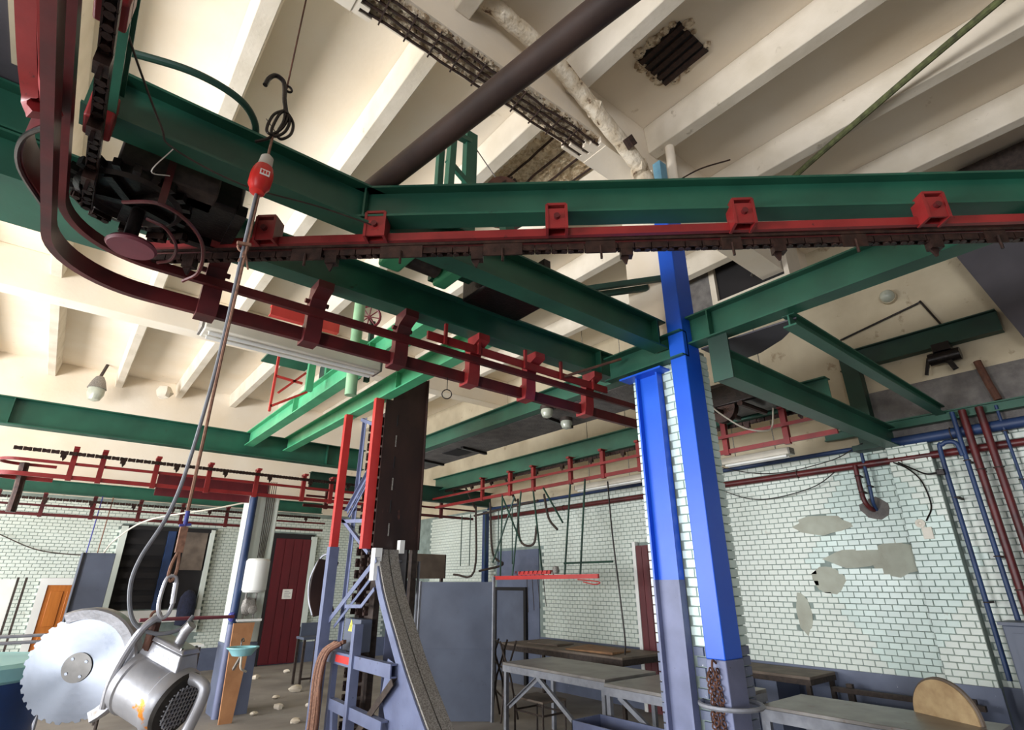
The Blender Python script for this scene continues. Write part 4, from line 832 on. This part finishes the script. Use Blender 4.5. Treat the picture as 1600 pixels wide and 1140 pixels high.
# ================================================================== hanging saw
xa = V((.87, -.49, 0)).normalized(); za = V((0, -.02, 1)).normalized(); ya = za.cross(xa).normalized(); xa = ya.cross(za)
R3 = Matrix((xa, ya, za)).transposed()
sw = thing('circular_saw', 'hanging electric circular saw with big steel blade and grey motor', 'saw', (.1437, 2.2274, 1.4669))
sw.rotation_euler = R3.to_euler(); sw.scale = (.87, .87, .87)
def so(name, mb, m, parent=None, **k): return obj(name, mb, m, parent or sw, world=False, **k)
RB = .168
# blade with teeth (in the local x-z plane)
nt_ = 36; poly = []
for i in range(nt_):
    a = 2 * math.pi * i / nt_; d = 2 * math.pi / nt_
    k = 1.0 if i % 9 else .97
    poly += [(RB * .955 * math.cos(a), RB * .955 * math.sin(a)), (RB * k * math.cos(a + .25 * d), RB * k * math.sin(a + .25 * d)), (RB * k * math.cos(a + .7 * d), RB * k * math.sin(a + .7 * d)), (RB * .955 * math.cos(a + .8 * d), RB * .955 * math.sin(a + .8 * d))]
bl = so('blade', MB().prism([(x, -.0015, z) for (x, z) in poly], (0, .003, 0)), 'steel', label='polished toothed steel blade')
so('blade_land', MB().lathe([(.0, .0), (.150, .0), (.150, .0026), (.0, .0026)], (0, -.0015, 0), (0, -1, 0), 48), 'steel', bl)
hb = so('hub_plate', MB().lathe([(.046, 0), (.046, .006), (.0, .006)], (0, -.004, 0), (0, -1, 0), 32), 'hub', bl, label='dull round hub plate')
for i in range(4):
    a = .6 + i * math.pi / 2; so('screw', MB().cyl((.032 * math.cos(a), -.0125, .032 * math.sin(a)), (.032 * math.cos(a), -.008, .032 * math.sin(a)), .005, 8), 'steel', bl)
# guard: half shell over the top right of the blade
gp = [(.178 * math.cos(a), .178 * math.sin(a)) for a in [math.radians(-62 + i * (178 / 22)) for i in range(23)]]
vs = []
for (x, z) in gp:
    n = math.hypot(x, z); ux, uz = x / n, z / n
    for (r, y) in ((.150, -.014), (.180, -.018), (.186, -.010), (.186, .030), (.176, .034), (.150, .032), (.150, .028), (.174, .026), (.178, .020), (.176, -.010), (.150, -.009)): vs.append((ux * r, y, uz * r))
k = 11; fs = [(i * k + j, i * k + (j + 1) % k, (i + 1) * k + (j + 1) % k, (i + 1) * k + j) for i in range(22) for j in range(k)] + [tuple(range(k))[::-1], tuple(22 * k + j for j in range(k))]
so('guard', MB().add(vs, fs), 'alu', label='cast aluminium blade guard')
so('guard_back', MB().prism([(0.17 * math.cos(a), .026, .17 * math.sin(a)) for a in [math.radians(-62 + i * 9.3) for i in range(20)]], (0, .008, 0)), 'alu')
# gear neck, motor body
AX = V((.86, -.34, -.33)).normalized(); MC = V((.165, .055, -.045))
so('gear_neck', MB().lathe([(.055, -.10), (.075, -.05), (.085, -.01), (.095, .0)], MC, AX, 24), 'alu')
so('arbor_case', MB().lathe([(.03, -.02), (.055, .0), (.06, .05), (.04, .07)], (0, .03, 0), (0, 1, 0), 20).bar((0.02, .07, 0), (.12, .07, -.03), .06, .09), 'alu')
so('motor_body', MB().lathe([(.100, 0), (.108, .008), (.108, .03), (.103, .036), (.103, .155), (.109, .162), (.109, .19), (.102, .202)], MC, AX, 36), 'alu_rust', label='cylindrical aluminium motor with orange rust stains')
u_ = (V((0, 0, 1)) - AX * AX.z).normalized(); s_v = AX.cross(u_)
ec = MC + AX * .202
so('fan_cover', MB().lathe([(.102, 0), (.096, .012), (.076, .016), (.0, .016)], ec, AX, 32), 'grille')
gr_ = None
for i in range(-4, 5):
    wv = math.sqrt(max(.072 ** 2 - (i * .015) ** 2, 0)); c = ec + AX * .018 + u_ * (i * .015)
    so('grille_bar', MB().bar(c - s_v * wv, c + s_v * wv, .004, .004, up=tuple(u_)), 'alu')
for i in range(-4, 5):
    wv = math.sqrt(max(.072 ** 2 - (i * .015) ** 2, 0)); c = ec + AX * .020 + s_v * (i * .015)
    so('grille_bar', MB().bar(c - u_ * wv, c + u_ * wv, .004, .004, up=tuple(s_v)), 'alu')
# terminal box on the motor: faceted
tb = MC + u_ * .093
def lp_(a, b, c): return tb + AX * a + s_v * b + u_ * c
so('terminal_box', MB().hexa([lp_(.0, -.05, 0), lp_(.185, -.05, 0), lp_(.185, .05, 0), lp_(.0, .05, 0), lp_(.01, -.038, .05), lp_(.165, -.038, .055), lp_(.165, .038, .055), lp_(.01, .038, .05)]), 'alu', bevel=.006)
so('terminal_lid', MB().hexa([lp_(.005, -.044, .05), lp_(.172, -.044, .056), lp_(.172, .044, .056), lp_(.005, .044, .05), lp_(.015, -.036, .066), lp_(.158, -.036, .07), lp_(.158, .036, .07), lp_(.015, .036, .066)]), 'alu', bevel=.004)
for (a, b) in ((.02, -.034), (.15, -.034), (.02, .034), (.15, .034)): so('lid_screw', MB().cyl(lp_(a, b, .06), lp_(a, b, .073), .005, 8), 'hub')
so('cable_gland', MB().tube([lp_(.10, 0, .06), lp_(.10, -.004, .105), lp_(.112, -.006, .135)], .017, 12), 'alu')
# rear D handle with orange stains, front handle tube and hanger
h0 = ec + AX * .02
so('rear_handle', MB().tube(spl([h0 + u_ * .085 + AX * -.02, h0 + u_ * .09 + AX * .04, h0 + u_ * .06 + AX * .062, h0 + u_ * -.05 + AX * .062, h0 + u_ * -.095 + AX * .055, h0 + u_ * -.105 + AX * .0], 6), .019, 12), 'alu_rust')
so('handle_foot', MB().bar(h0 + u_ * -.105 + AX * -.09, h0 + u_ * -.108 + AX * .07, .05, .018), 'alu')
so('trigger', MB().bar(h0 + u_ * .03 + AX * .05, h0 + u_ * -.02 + AX * .045, .016, .016), 'black')
so('front_handle', MB().tube(spl([(.115, -.01, -.12), (.125, -.028, -.04), (.15, -.035, .04), (.185, -.035, .115), (.215, -.025, .150), (.23, -.01, .152)], 8), .013, 10), 'alu')
so('hanger_bracket', MB().bar((.205, .0, .05), (.215, -.005, .155), .02, .03).torus((.21, -.005, .16), (0, 1, 0), .016, .005, 14, 6), 'rust')

# suspension: rope, carabiner, hook, plug and power cable
t = thing('hoist_rope', 'thin rope hanging straight down from the ceiling to the saw', 'rope', (.32, 2.1, 1.7))
obj('upper_cord', MB().tube([(.35, 2.1, 5.95), (.345, 2.1, 3.84)], .004, 6), 'rust', t)
obj('main_rope', MB().tube([(.33, 2.1, 3.55), (.325, 2.095, 3.2), (.32, 2.1, 2.5), (.32, 2.1, 1.87)], .0055, 6), 'rope', t)
obj('second_rope', MB().tube([(.315, 2.1, 3.2), (.312, 2.105, 2.96), (.318, 2.095, 2.9)], .005, 6), 'rope', t)
obj('knot', MB().torus((.31, 2.1, 2.95), (0, 1, .3), .018, .005, 12, 6).bar((.285, 2.09, 2.955), (.335, 2.09, 2.965), .012, .012), 'rope', t)
obj('frayed_end', MB().tube([(.32, 2.1, 2.94), (.335, 2.1, 2.89), (.345, 2.1, 2.86)], .004, 5).tube([(.32, 2.1, 2.94), (.305, 2.1, 2.88)], .004, 5), 'rope', t)
obj('blue_tape', MB().cyl((.321, 2.1, 1.92), (.321, 2.1, 1.875), .007, 10).bar((.305, 2.1, 1.873), (.338, 2.1, 1.878), .010, .008), 'rope_blue', t, label='blue tape wrapped on the rope')
obj('cork_sleeve', MB().bar((.320, 2.1, 1.87), (.320, 2.1, 1.79), .020, .022), 'rope', t, label='brown sleeve on the rope')
obj('loop', MB().tube(spl([(.318, 2.1, 1.79), (.308, 2.1, 1.755), (.306, 2.1, 1.72), (.315, 2.1, 1.705), (.324, 2.1, 1.72), (.326, 2.1, 1.755), (.322, 2.1, 1.79)], 5), .005, 6), 'rope', t)
t = thing('snap_hook', 'pale steel snap hook holding the saw', 'hook', (.318, 2.1, 1.62))
obj('frame', MB().tube(spl([(.317, 2.1, 1.722), (.303, 2.1, 1.71), (.297, 2.1, 1.66), (.300, 2.1, 1.62), (.315, 2.1, 1.60), (.330, 2.1, 1.615), (.335, 2.1, 1.66), (.330, 2.1, 1.71), (.317, 2.1, 1.722)], 5), .006, 8), 'alu', t)
obj('gate', MB().cyl((.331, 2.098, 1.70), (.334, 2.098, 1.64), .0075, 8), 'alu', t)
t = thing('cargo_hook', 'black iron hook and tangled wire tied to the rope under the ceiling', 'hook', (.33, 2.1, 3.55))
obj('hook_bow', MB().tube(spl([(.255, 2.1, 3.80), (.265, 2.1, 3.85), (.29, 2.1, 3.885), (.325, 2.1, 3.875), (.338, 2.1, 3.83), (.345, 2.1, 3.78), (.36, 2.1, 3.72), (.365, 2.1, 3.70)], 6), .011, 8), 'black', t)
obj('eye', MB().torus((.352, 2.1, 3.845), (0, 1, 0), .016, .006, 14, 6), 'black', t)
for (dx, dz) in ((-.02, 0), (.0, .01), (.025, -.01)):
    obj('wire_loop', MB().tube(spl([(.36, 2.1, 3.72), (.335 + dx, 2.1, 3.66 + dz), (.32 + dx, 2.1, 3.57), (.34 + dx, 2.095, 3.545), (.375 + dx, 2.1, 3.60), (.385 + dx * .6, 2.1, 3.67), (.36, 2.1, 3.72)], 6), .007, 6), 'black', t)
obj('wire_tail', MB().tube(spl([(.33, 2.1, 3.55), (.31, 2.1, 3.515), (.27, 2.12, 3.49)], 5), .007, 6), 'black', t)
obj('wire_spike', MB().cyl((.29, 2.1, 3.62), (.35, 2.1, 3.56), .002, 5), 'hub', t)
t = thing('power_plug', 'red industrial plug with pale cap hanging before the green beam', 'plug', (.32, 2.09, 3.2))
obj('cap', MB().lathe([(.012, .0), (.026, -.015), (.030, -.07), (.032, -.075)], (.326, 2.085, 3.42), (.06, 0, 1), 16), 'plug_white', t)
obj('body', MB().lathe([(.036, 0), (.042, -.02), (.046, -.05), (.044, -.10), (.034, -.115), (.030, -.135), (.012, -.14)], (.322, 2.085, 3.35), (.06, 0, 1), 18), 'plug_red', t)
lb = obj('rating_label', MB().box(.302, .340, 2.036, 2.040, 3.278, 3.305), 'white', t, label='small white label with red print')
for i in range(3): obj('print', MB().box(.306 + .011 * i, .313 + .011 * i, 2.034, 2.036, 3.284, 3.299), 'plug_red', lb)
one('power_cable', MB().tube(spl([(.314, 2.09, 3.22), (.312, 2.10, 2.96), (.312, 2.11, 2.47), (.295, 2.12, 2.09), (.27, 2.12, 1.91), (.222, 2.12, 1.77), (.215, 2.12, 1.68), (.245, 2.12, 1.59), (.31, 2.12, 1.555), (.375, 2.12, 1.565), (.405, 2.13, 1.60)], 10), .0062, 8), 'cable', 'grey power cable looping from the plug down to the saw', 'cable')

# ================================================================== tables and loose things on the right
def table(name, lab, x0, x1, y0, y1, z, top='tabletop', skirt=.07, legs=True, brace=(), cat='table', lm='leg', th=.03):
    t = thing(name, lab, cat, ((x0 + x1) / 2, (y0 + y1) / 2, 0))
    obj('tabletop', MB().box(x0, x1, y0, y1, z - th, z), top, t, bevel=.004)
    f = MB()
    for (a, b, c, d) in ((x0, x0 + .02, y0, y1), (x1 - .02, x1, y0, y1), (x0 + .02, x1 - .02, y0, y0 + .02), (x0 + .02, x1 - .02, y1 - .02, y1)): f.box(a, b, c, d, z - th - skirt, z - th)
    obj('apron', f, lm, t)
    if legs:
        for x in (x0 + .03, x1 - .03):
            for y in (y0 + .04, y1 - .04): obj('leg', MB().box(x - .022, x + .022, y - .022, y + .022, 0, z - th - skirt * .5), lm, t)
    for (p, q) in brace: obj('brace', MB().angle(p, q, .035, .006), lm, t)
    return t
table('work_table', 'long metal-topped work table with crossed braces in the middle', 4.62, 5.45, 4.22, 5.88, .80, brace=(((4.64, 5.25, .72), (4.64, 5.8, .35)), ((4.64, 5.25, .72), (4.64, 4.28, .12))))
table('work_table', 'shorter metal table joined right of the long work table', 4.45, 5.40, 2.95, 4.08, .80, brace=(((4.47, 3.9, .72), (4.47, 3.2, .30)),))
t3 = table('back_table', 'low dark cluttered table against the far tiled wall', 6.05, 6.98, 5.2, 7.75, .80, 'dirtytop', lm='galv_dark')
for (x, y, a, b, lab, m) in ((6.4, 5.9, .5, .9, 'thin brown plywood sheet lying on the back table', 'wood'), (6.5, 7.0, .45, .7, 'dirty dark sheet lying at the left of the back table', 'dirtytop')):
    one('plywood_sheet', MB().hexa([(x - a / 2, y - b / 2, .805), (x + a / 2, y - b / 2 + .1, .802), (x + a / 2, y + b / 2, .802), (x - a / 2, y + b / 2, .802), (x - a / 2, y - b / 2, .835), (x + a / 2, y - b / 2 + .1, .815), (x + a / 2, y + b / 2, .84), (x - a / 2, y + b / 2, .815)]), m, lab, 'board')
table('bench', 'long low bench with worn top in the right foreground', 5.2, 5.98, 1.35, 2.92, .70, 'tabletop', .09)
table('side_table', 'small dark low table against the tiles right of the column', 6.5, 7.12, 3.05, 4.1, .78, 'dirtytop', .05, lm='galv_dark')
one('crate', MB().box(6.55, 7.05, 3.45, 4.0, 0, .70).box(6.53, 6.55, 3.44, 3.46, 0, .7).box(6.53, 6.55, 3.7, 3.72, 0, .7), 'dado', 'grey metal crate under the small dark table', 'crate')
t = thing('wall_bench', 'dark slatted bench along the dado behind the wooden disc', 'bench', (7.0, 2.6, 0))
for z in (.32, .48, .62): obj('slat', MB().box(6.86, 6.92, 1.7, 3.0, z, z + .045), 'galv_dark', t)
for y in (1.8, 2.85): obj('upright', MB().box(6.92, 6.97, y - .03, y + .03, 0, .7), 'galv_dark', t)
t = thing('chopping_disc', 'half-round pale wooden disc standing on the long low bench', 'wooden disc', (5.95, 1.75, .7))
hp = [(0, 0)] + []
n = 18; ang = [math.pi * i / n for i in range(n + 1)]; ca, sa = math.cos(math.radians(25)), math.sin(math.radians(25))
pl = [(5.82 + .27 * math.cos(a) * sa, 1.72 + .27 * math.cos(a) * ca, .70 + .27 * math.sin(a)) for a in ang]
obj('face', MB().prism(pl, (.05, -.02, 0)), 'straw', t)
obj('rim', MB().tube([(p[0] + .03, p[1] - .01, p[2]) for p in pl], .02, 6), 'dirtytop', t)
t = thing('sheet_tray', 'pale grey sheet metal tray in front of the joined tables', 'tray', (4.5, 3.8, 0))
x0, x1, y0, y1 = 4.02, 4.40, 3.05, 4.1
obj('base', MB().box(x0, x1, y0, y1, .36, .38), 'lilac', t)
for (a, b, c, d) in ((x0, x0 + .01, y0, y1), (x1 - .01, x1, y0, y1), (x0, x1, y0, y0 + .01), (x0, x1, y1 - .01, y1)): obj('side', MB().box(a, b, c, d, .36, .55), 'lilac', t)
for x in (x0 + .05, x1 - .05):
    for y in (y0 + .06, y1 - .06): obj('leg', MB().box(x - .015, x + .015, y - .015, y + .015, 0, .36), 'leg', t)
one('pallet_board', MB().box(4.5, 4.62, 4.6, 5.4, .0, .12).box(4.45, 4.66, 4.55, 4.65, .12, .14).box(4.45, 4.66, 5.35, 5.45, .12, .14), 'board', 'brown wooden board on the floor left of the tray', 'board')
t = thing('tube_trolley', 'tangle of dark tube legs beside the grey screen', 'trolley', (5.2, 6.7, 0))
for i in range(3):
    y = 6.5 + .2 * i
    obj('leg', MB().tube([(5.08, y, 0), (5.2, y + .05, .5), (5.35, y, .95)], .014, 6), 'galv_dark', t); obj('leg', MB().tube([(5.4, y + .03, 0), (5.25, y, .5), (5.1, y + .05, .95)], .014, 6), 'galv_dark', t)
for z in (.28, .62, .9): obj('cross_tube', MB().cyl((5.1, 6.45, z), (5.35, 7.0, z + .03), .012, 6), 'galv_dark', t)
t = thing('tube_stool', 'thin dark tube frame stool under the work table', 'stool', (4.9, 5.6, 0))
for (x, y) in ((4.75, 5.3), (4.75, 5.8), (5.1, 5.3), (5.1, 5.8)): obj('leg', MB().cyl((x, y, 0), (x, y, .42), .013, 6), 'galv_dark', t)
obj('rail', MB().tube([(4.75, 5.3, .3), (4.75, 5.8, .3), (5.1, 5.8, .3), (5.1, 5.3, .3), (4.75, 5.3, .3)], .011, 6), 'galv_dark', t); obj('seat', MB().box(4.74, 5.11, 5.29, 5.81, .42, .44), 'dirtytop', t)
t = thing('wall_cabinet', 'blue-grey metal cabinet at the right edge under the red pipes', 'cabinet', (6.8, .9, 0))
obj('body', MB().box(6.55, 6.92, .4, 1.34, .0, 1.36), 'grey_paint', t, bevel=.01); obj('door', MB().box(6.535, 6.55, .46, 1.28, .08, 1.30), 'grey_paint', t); obj('lid', MB().box(6.52, 6.94, .38, 1.36, 1.36, 1.385), 'grey_paint', t)
# hanging red sorting rail with green drop rods
t = thing('hanging_rail', 'low red rail with hooks hung on thin green rods before the back wall', 'rail', (5.6, 6.3, 1.7))
obj('bar', MB().bar((5.6, 7.35, 1.77), (5.6, 5.12, 1.78), .03, .055), 'red_b', t); obj('upper_bar', MB().bar((5.57, 6.7, 1.83), (5.57, 6.0, 1.84), .03, .05), 'red_b', t)
for (y, z, yt) in ((6.9, 3.1, 6.9), (6.2, 3.1, 6.6), (5.75, 3.1, 5.75), (5.45, 3.1, 5.45), (7.2, 3.1, 7.4)): obj('drop_rod', MB().cyl((5.6, y, 1.78), (5.79, yt, z), .014, 8), 'green_d', t)
for (p, q) in (((5.65, 7.2, 3.0), (5.6, 6.7, 2.3)), ((5.65, 6.2, 3.05), (5.6, 5.75, 2.5)), ((5.6, 7.4, 2.0), (5.65, 6.9, 3.0))): obj('diagonal_rod', MB().cyl(p, q, .014, 8), 'green_d', t)
obj('side_tube', MB().cyl((5.6, 5.75, 1.95), (5.6, 4.86, 1.95), .012, 8), 'green_d', t)
obj('loop_end', MB().tube(spl([(5.6, 5.5, 1.74), (5.6, 5.2, 1.72), (5.6, 5.1, 1.70), (5.6, 5.2, 1.68), (5.6, 5.4, 1.71)], 5), .007, 6), 'red_b', t)
for i in range(9): obj('hook', MB().tube(spl([(5.58, 6.75 - .1 * i, 1.80), (5.55, 6.75 - .1 * i, 1.86), (5.53, 6.75 - .1 * i, 1.82)], 4), .006, 5), 'red', t)
for i in range(4): obj('hanging_chain', MB().tube([(5.6, 6.55 - .12 * i, 1.75), (5.6 + .01 * i, 6.53 - .12 * i, 1.3 + .03 * i)], .005, 5), 'galv_dark', t)
obj('gauge', MB().lathe([(.04, 0), (.05, .03), (.04, .09), (.01, .1)], (5.6, 5.92, 1.82), n=12), 'galv', t)
t = thing('pipe_rig', 'dark bent pipework hanging behind the red sorting rail', 'pipework', (6.3, 7.4, 1.9))
for pts in ([(6.3, 7.6, 3.1), (6.3, 7.55, 2.4), (6.3, 7.2, 2.3), (6.3, 7.1, 2.6)], [(6.2, 8.3, 3.1), (6.2, 8.2, 2.2), (6.2, 7.9, 2.0), (6.2, 8.6, 1.9)], [(6.3, 8.9, 3.1), (6.3, 8.9, 1.9), (6.3, 9.6, 1.85)], [(6.3, 6.9, 3.1), (6.3, 6.8, 2.7), (6.3, 6.6, 2.5)], [(6.2, 8.8, 2.9), (6.25, 7.0, 3.0)]): obj('pipe', MB().tube(spl(pts, 5), .02, 8), 'galv_dark', t)
for y in (7.6, 8.85): obj('support_bar', MB().bar((6.25, y, 3.05), (6.0, y, 3.44), .03, .03), 'galv_dark', t)
for y in (7.7, 8.1, 8.5, 9.0, 9.3): obj('drop_rod', MB().cyl((6.25, y, 2.95), (6.25, y, 2.0), .01, 6), 'green_d', t)
one('blue_pillar', MB().box(6.92, 7.02, 9.42, 9.52, 0, 3.1).box(6.88, 7.06, 9.38, 9.56, 0, .03), 'blue_d', 'slim dark blue pillar left of the grey door bay', 'pillar')
one('black_cable', MB().tube(spl([(6.2, 5.38, 3.1), (6.2, 5.36, 2.4), (6.2, 5.3, 1.6), (6.2, 5.26, 1.0), (6.2, 5.28, .82)], 6), .012, 6), 'black', 'black cable hanging down to the back table', 'cable')

# ================================================================== left side, far things
t = thing('water_heater', 'white cylindrical water heater on the far column', 'heater', (2.42, 9.03, 1.5))
obj('tank', MB().lathe([(.02, 0), (.14, .01), (.165, .04), (.165, .44), (.14, .47), (.02, .48)], (2.44, 9.02, 1.56), n=26), 'white', t)
obj('valve_cluster', MB().lump((2.40, 9.05, 1.38), .11, (1, .7, 1.2), 9), 'galv', t); obj('meter', MB().lathe([(.06, 0), (.06, .05), (.03, .06)], (2.46, 9.02, 1.34), (0, -1, 0), 14), 'galv', t)
for x in (2.36, 2.50): obj('feed_pipe', MB().cyl((x, 9.06, 1.22), (x, 9.06, 1.58), .014, 8), 'galv', t)
obj('shelf', MB().box(2.28, 2.60, 8.95, 9.18, 1.19, 1.22), 'white', t)
one('support_board', MB().hexa([(2.20, 8.72, 0), (2.36, 8.72, 0), (2.36, 8.76, 0), (2.20, 8.76, 0), (2.24, 8.98, 1.17), (2.52, 8.98, 1.17), (2.52, 9.02, 1.17), (2.24, 9.02, 1.17)]), 'board', 'brown chipboard plank leaning below the water heater', 'board')
t = thing('wash_basin', 'small pale blue wash basin before the leaning plank', 'basin', (2.27, 8.5, .8))
obj('bowl', MB().lathe([(.0, -.10), (.12, -.09), (.17, -.02), (.20, .0), (.20, .012), (.165, .008), (.12, -.06), (.0, -.07)], (2.28, 8.48, .90), n=24), 'cyan', t)
obj('bracket', MB().bar((2.28, 8.5, .80), (2.28, 8.76, .62), .03, .03), 'galv', t); obj('tap', MB().tube(spl([(2.30, 8.66, .9), (2.30, 8.66, .98), (2.30, 8.6, 1.0), (2.30, 8.56, .97)], 5), .010, 8), 'hub', t)
obj('drain', MB().tube(spl([(2.28, 8.48, .80), (2.30, 8.5, .66), (2.40, 8.6, .60)], 5), .014, 8), 'lampwhite', t)
one('rail_pipe', MB().tube([(1.05, 8.6, 1.27), (1.64, 8.7, 1.27), (2.20, 8.9, 1.26), (2.22, 9.08, 1.26)], .022, 8), 'purple', 'thin horizontal pipe between the saw and the far column', 'pipe')
one('purple_cord', MB().lump((2.20, 9.0, 1.25), .055, (1, 1, 1.2), 9), 'rope_blue', 'knot of violet cord on the blue pipe', 'cord')
t = thing('tall_cabinet', 'tall narrow dark grey metal cabinet before the orange door', 'cabinet', (.7, 12.9, 0))
obj('body', MB().box(.44, .94, 12.7, 13.2, 0, 2.2), 'grey_paint', t, bevel=.01); obj('door', MB().box(.52, .93, 12.68, 12.70, .1, 2.16), 'grey_paint', t); obj('edge_strip', MB().box(.455, .475, 12.66, 12.70, 0, 2.2), 'dark', t)
obj('handle', MB().torus((.66, 12.66, 1.22), (0, 1, 0), .05, .008, 14, 6), 'dark', t)
t = thing('white_board', 'white board panel with a dark slanted rail at the left edge', 'board', (-.5, 12, .5))
obj('panel', MB().box(-1.3, -.32, 12.02, 12.05, .4, 1.75), 'white', t)
for x in (-.30, -.2): obj('rail', MB().bar((x, 12.0, 0), (x, 12.0, 1.78), .03, .03), 'galv_dark', t)
t = thing('tube_railing', 'low pipe railing in front of the orange door', 'railing', (-.1, 8, .5))
for z in (1.13, 1.19): obj('bar', MB().cyl((-1.5, 8, z), (.30, 8, z), .016, 8), 'leg', t)
for x in (-1.2, .28): obj('post', MB().cyl((x, 8, 0), (x, 8, 1.19), .018, 8), 'leg', t)
t = thing('blue_tub', 'dark blue corrugated tub with a pale cyan rim at the lower left', 'tub', (-.4, 6.2, 0))
obj('wall', MB().lathe([(.60, 0), (.62, .02)] + [(.62 + .02 * (i % 2), .08 + i * .075) for i in range(12)] + [(.63, 1.06)], (-.42, 6.2, 0), n=40), 'tub', t)
obj('rim', MB().lathe([(.60, 1.02), (.66, 1.03), (.69, 1.05), (.69, 1.13), (.66, 1.15), (.60, 1.14)], (-.42, 6.2, 0), n=40), 'cyan', t)
obj('cover', MB().lathe([(.6, 1.13), (.58, 1.145), (.0, 1.15), (.0, 1.10), (.58, 1.10)], (-.42, 6.2, 0), n=40), 'cyan', t)
one('jacket', MB().lathe([(.02, -.55), (.16, -.52), (.17, -.2), (.15, .0), (.09, .10), (.03, .14)], (2.46, 13.78, 1.42), (0, 0, 1), 12), 'cloth', 'dark navy jacket hanging at the service opening', 'jacket')
t = thing('grey_stool', 'grey metal stand right of the maroon door', 'stand', (4.15, 11, 0))
obj('top', MB().box(3.92, 4.32, 10.8, 11.2, .74, .78), 'grey_paint', t); obj('back', MB().box(3.98, 4.30, 11.16, 11.2, .78, 1.0), 'grey_paint', t)
for x in (3.95, 4.29):
    for y in (10.83, 11.17): obj('leg', MB().box(x - .02, x + .02, y - .02, y + .02, 0, .74), 'galv_dark', t)
obj('foot_rail', MB().box(3.95, 4.29, 10.82, 10.85, .1, .13), 'galv_dark', t)
t = thing('low_bench', 'low tube frame bench behind the saw', 'bench', (1.4, 9.6, 0))
obj('seat', MB().box(.9, 2.0, 9.4, 9.75, .86, .89), 'white', t)
for x in (.95, 1.95):
    for y in (9.43, 9.72): obj('leg', MB().cyl((x, y, 0), (x, y, .86), .02, 8), 'galv_dark', t)
for z in (.35, .62): obj('bar', MB().cyl((.95, 9.43, z), (1.95, 9.43, z), .014, 8), 'red_d', t)
one('slack_cable', MB().tube(spl([(-1.6, 13.9, 2.9), (-.8, 13.9, 2.52), (-.2, 13.88, 2.27), (.4, 13.85, 2.2), (.62, 13.2, 2.2)], 8), .010, 6), 'galv_dark', 'slack dark cable sagging across the tiled back wall', 'cable')
one('pale_hose', MB().tube(spl([(.75, 12.75, 2.2), (.85, 12.4, 2.42), (1.2, 11.6, 2.72), (2.1, 11, 2.93), (3.1, 11, 3.22), (3.6, 12.5, 3.36)], 8), .014, 6), 'lampwhite', 'thin pale hose rising from the tall cabinet to the far rails', 'hose')
for (x, lab, m) in ((.50, 'left thin blue cord dropping to the tall cabinet', 'rope_blue'), (.66, 'right thin brown cord dropping to the tall cabinet', 'rope')):
    one('drop_cord', MB().tube([(x, 12.75, 2.2), (x, 12.5, 3.16)], .010, 5), m, lab, 'cord')
# rubble on the floor
spots = [(3.74, 10.4, .10, 'largest pale plaster chunk on the floor before the grey metal stand'), (3.6, 12.2, .07, 'pale plaster chunk on the floor near the foot of the maroon door'), (3.1, 9.2, .07, 'pale plaster chunk on the floor behind the saw handle'),
         (2.7, 9.0, .05, 'small pale chunk by the foot of the leaning plank'), (4.3, 12.6, .06, 'pale chunk right of the maroon door threshold'), (3.3, 10.0, .05, 'small flat pale chunk midway between plank and tower'),
         (3.0, 8.2, .06, 'pale chunk lowest in the picture, between saw and tower'), (3.5, 9.1, .05, 'small pale chunk close to the tower post')]
for (x, y, r, lab) in spots:
    one('plaster_chunk', MB().lump((x, y, r * .5), r, (1.2, .9, .6), 7), 'plaster', lab, 'rubble', 'plaster chunks on the floor')
# dark drive machinery beyond the column
t = thing('far_drive', 'dark oily drive machinery beyond the column under the falling beam', 'machinery', (5.8, 2.9, 3.3))
obj('gear_case', MB().box(5.25, 5.80, 2.45, 3.1, 3.46, 3.70), 'black', t, bevel=.02); obj('motor', MB().cyl((5.35, 3.3, 3.55), (5.35, 3.75, 3.55), .12, 16), 'black', t)
obj('bed', MB().box(5.3, 5.82, 2.4, 3.9, 3.70, 3.74), 'galv_dark', t)
for y in (2.6, 2.9, 3.4): obj('shaft', MB().cyl((5.1, y, 3.40), (5.62, y, 3.40), .03, 8), 'chain', t)
obj('pulley', MB().lathe([(.02, -.04), (.16, -.04), (.14, 0), (.16, .04), (.02, .04)], (5.3, 2.9, 3.45), (1, 0, 0), 18), 'chain', t)
obj('pale_cable', MB().tube(spl([(4.75, 2.75, 3.36), (4.9, 2.7, 3.26), (5.1, 2.6, 3.14), (5.3, 2.5, 3.12), (5.5, 2.5, 3.2), (5.6, 2.5, 3.42)], 6), .008, 6), 'lampwhite', t)
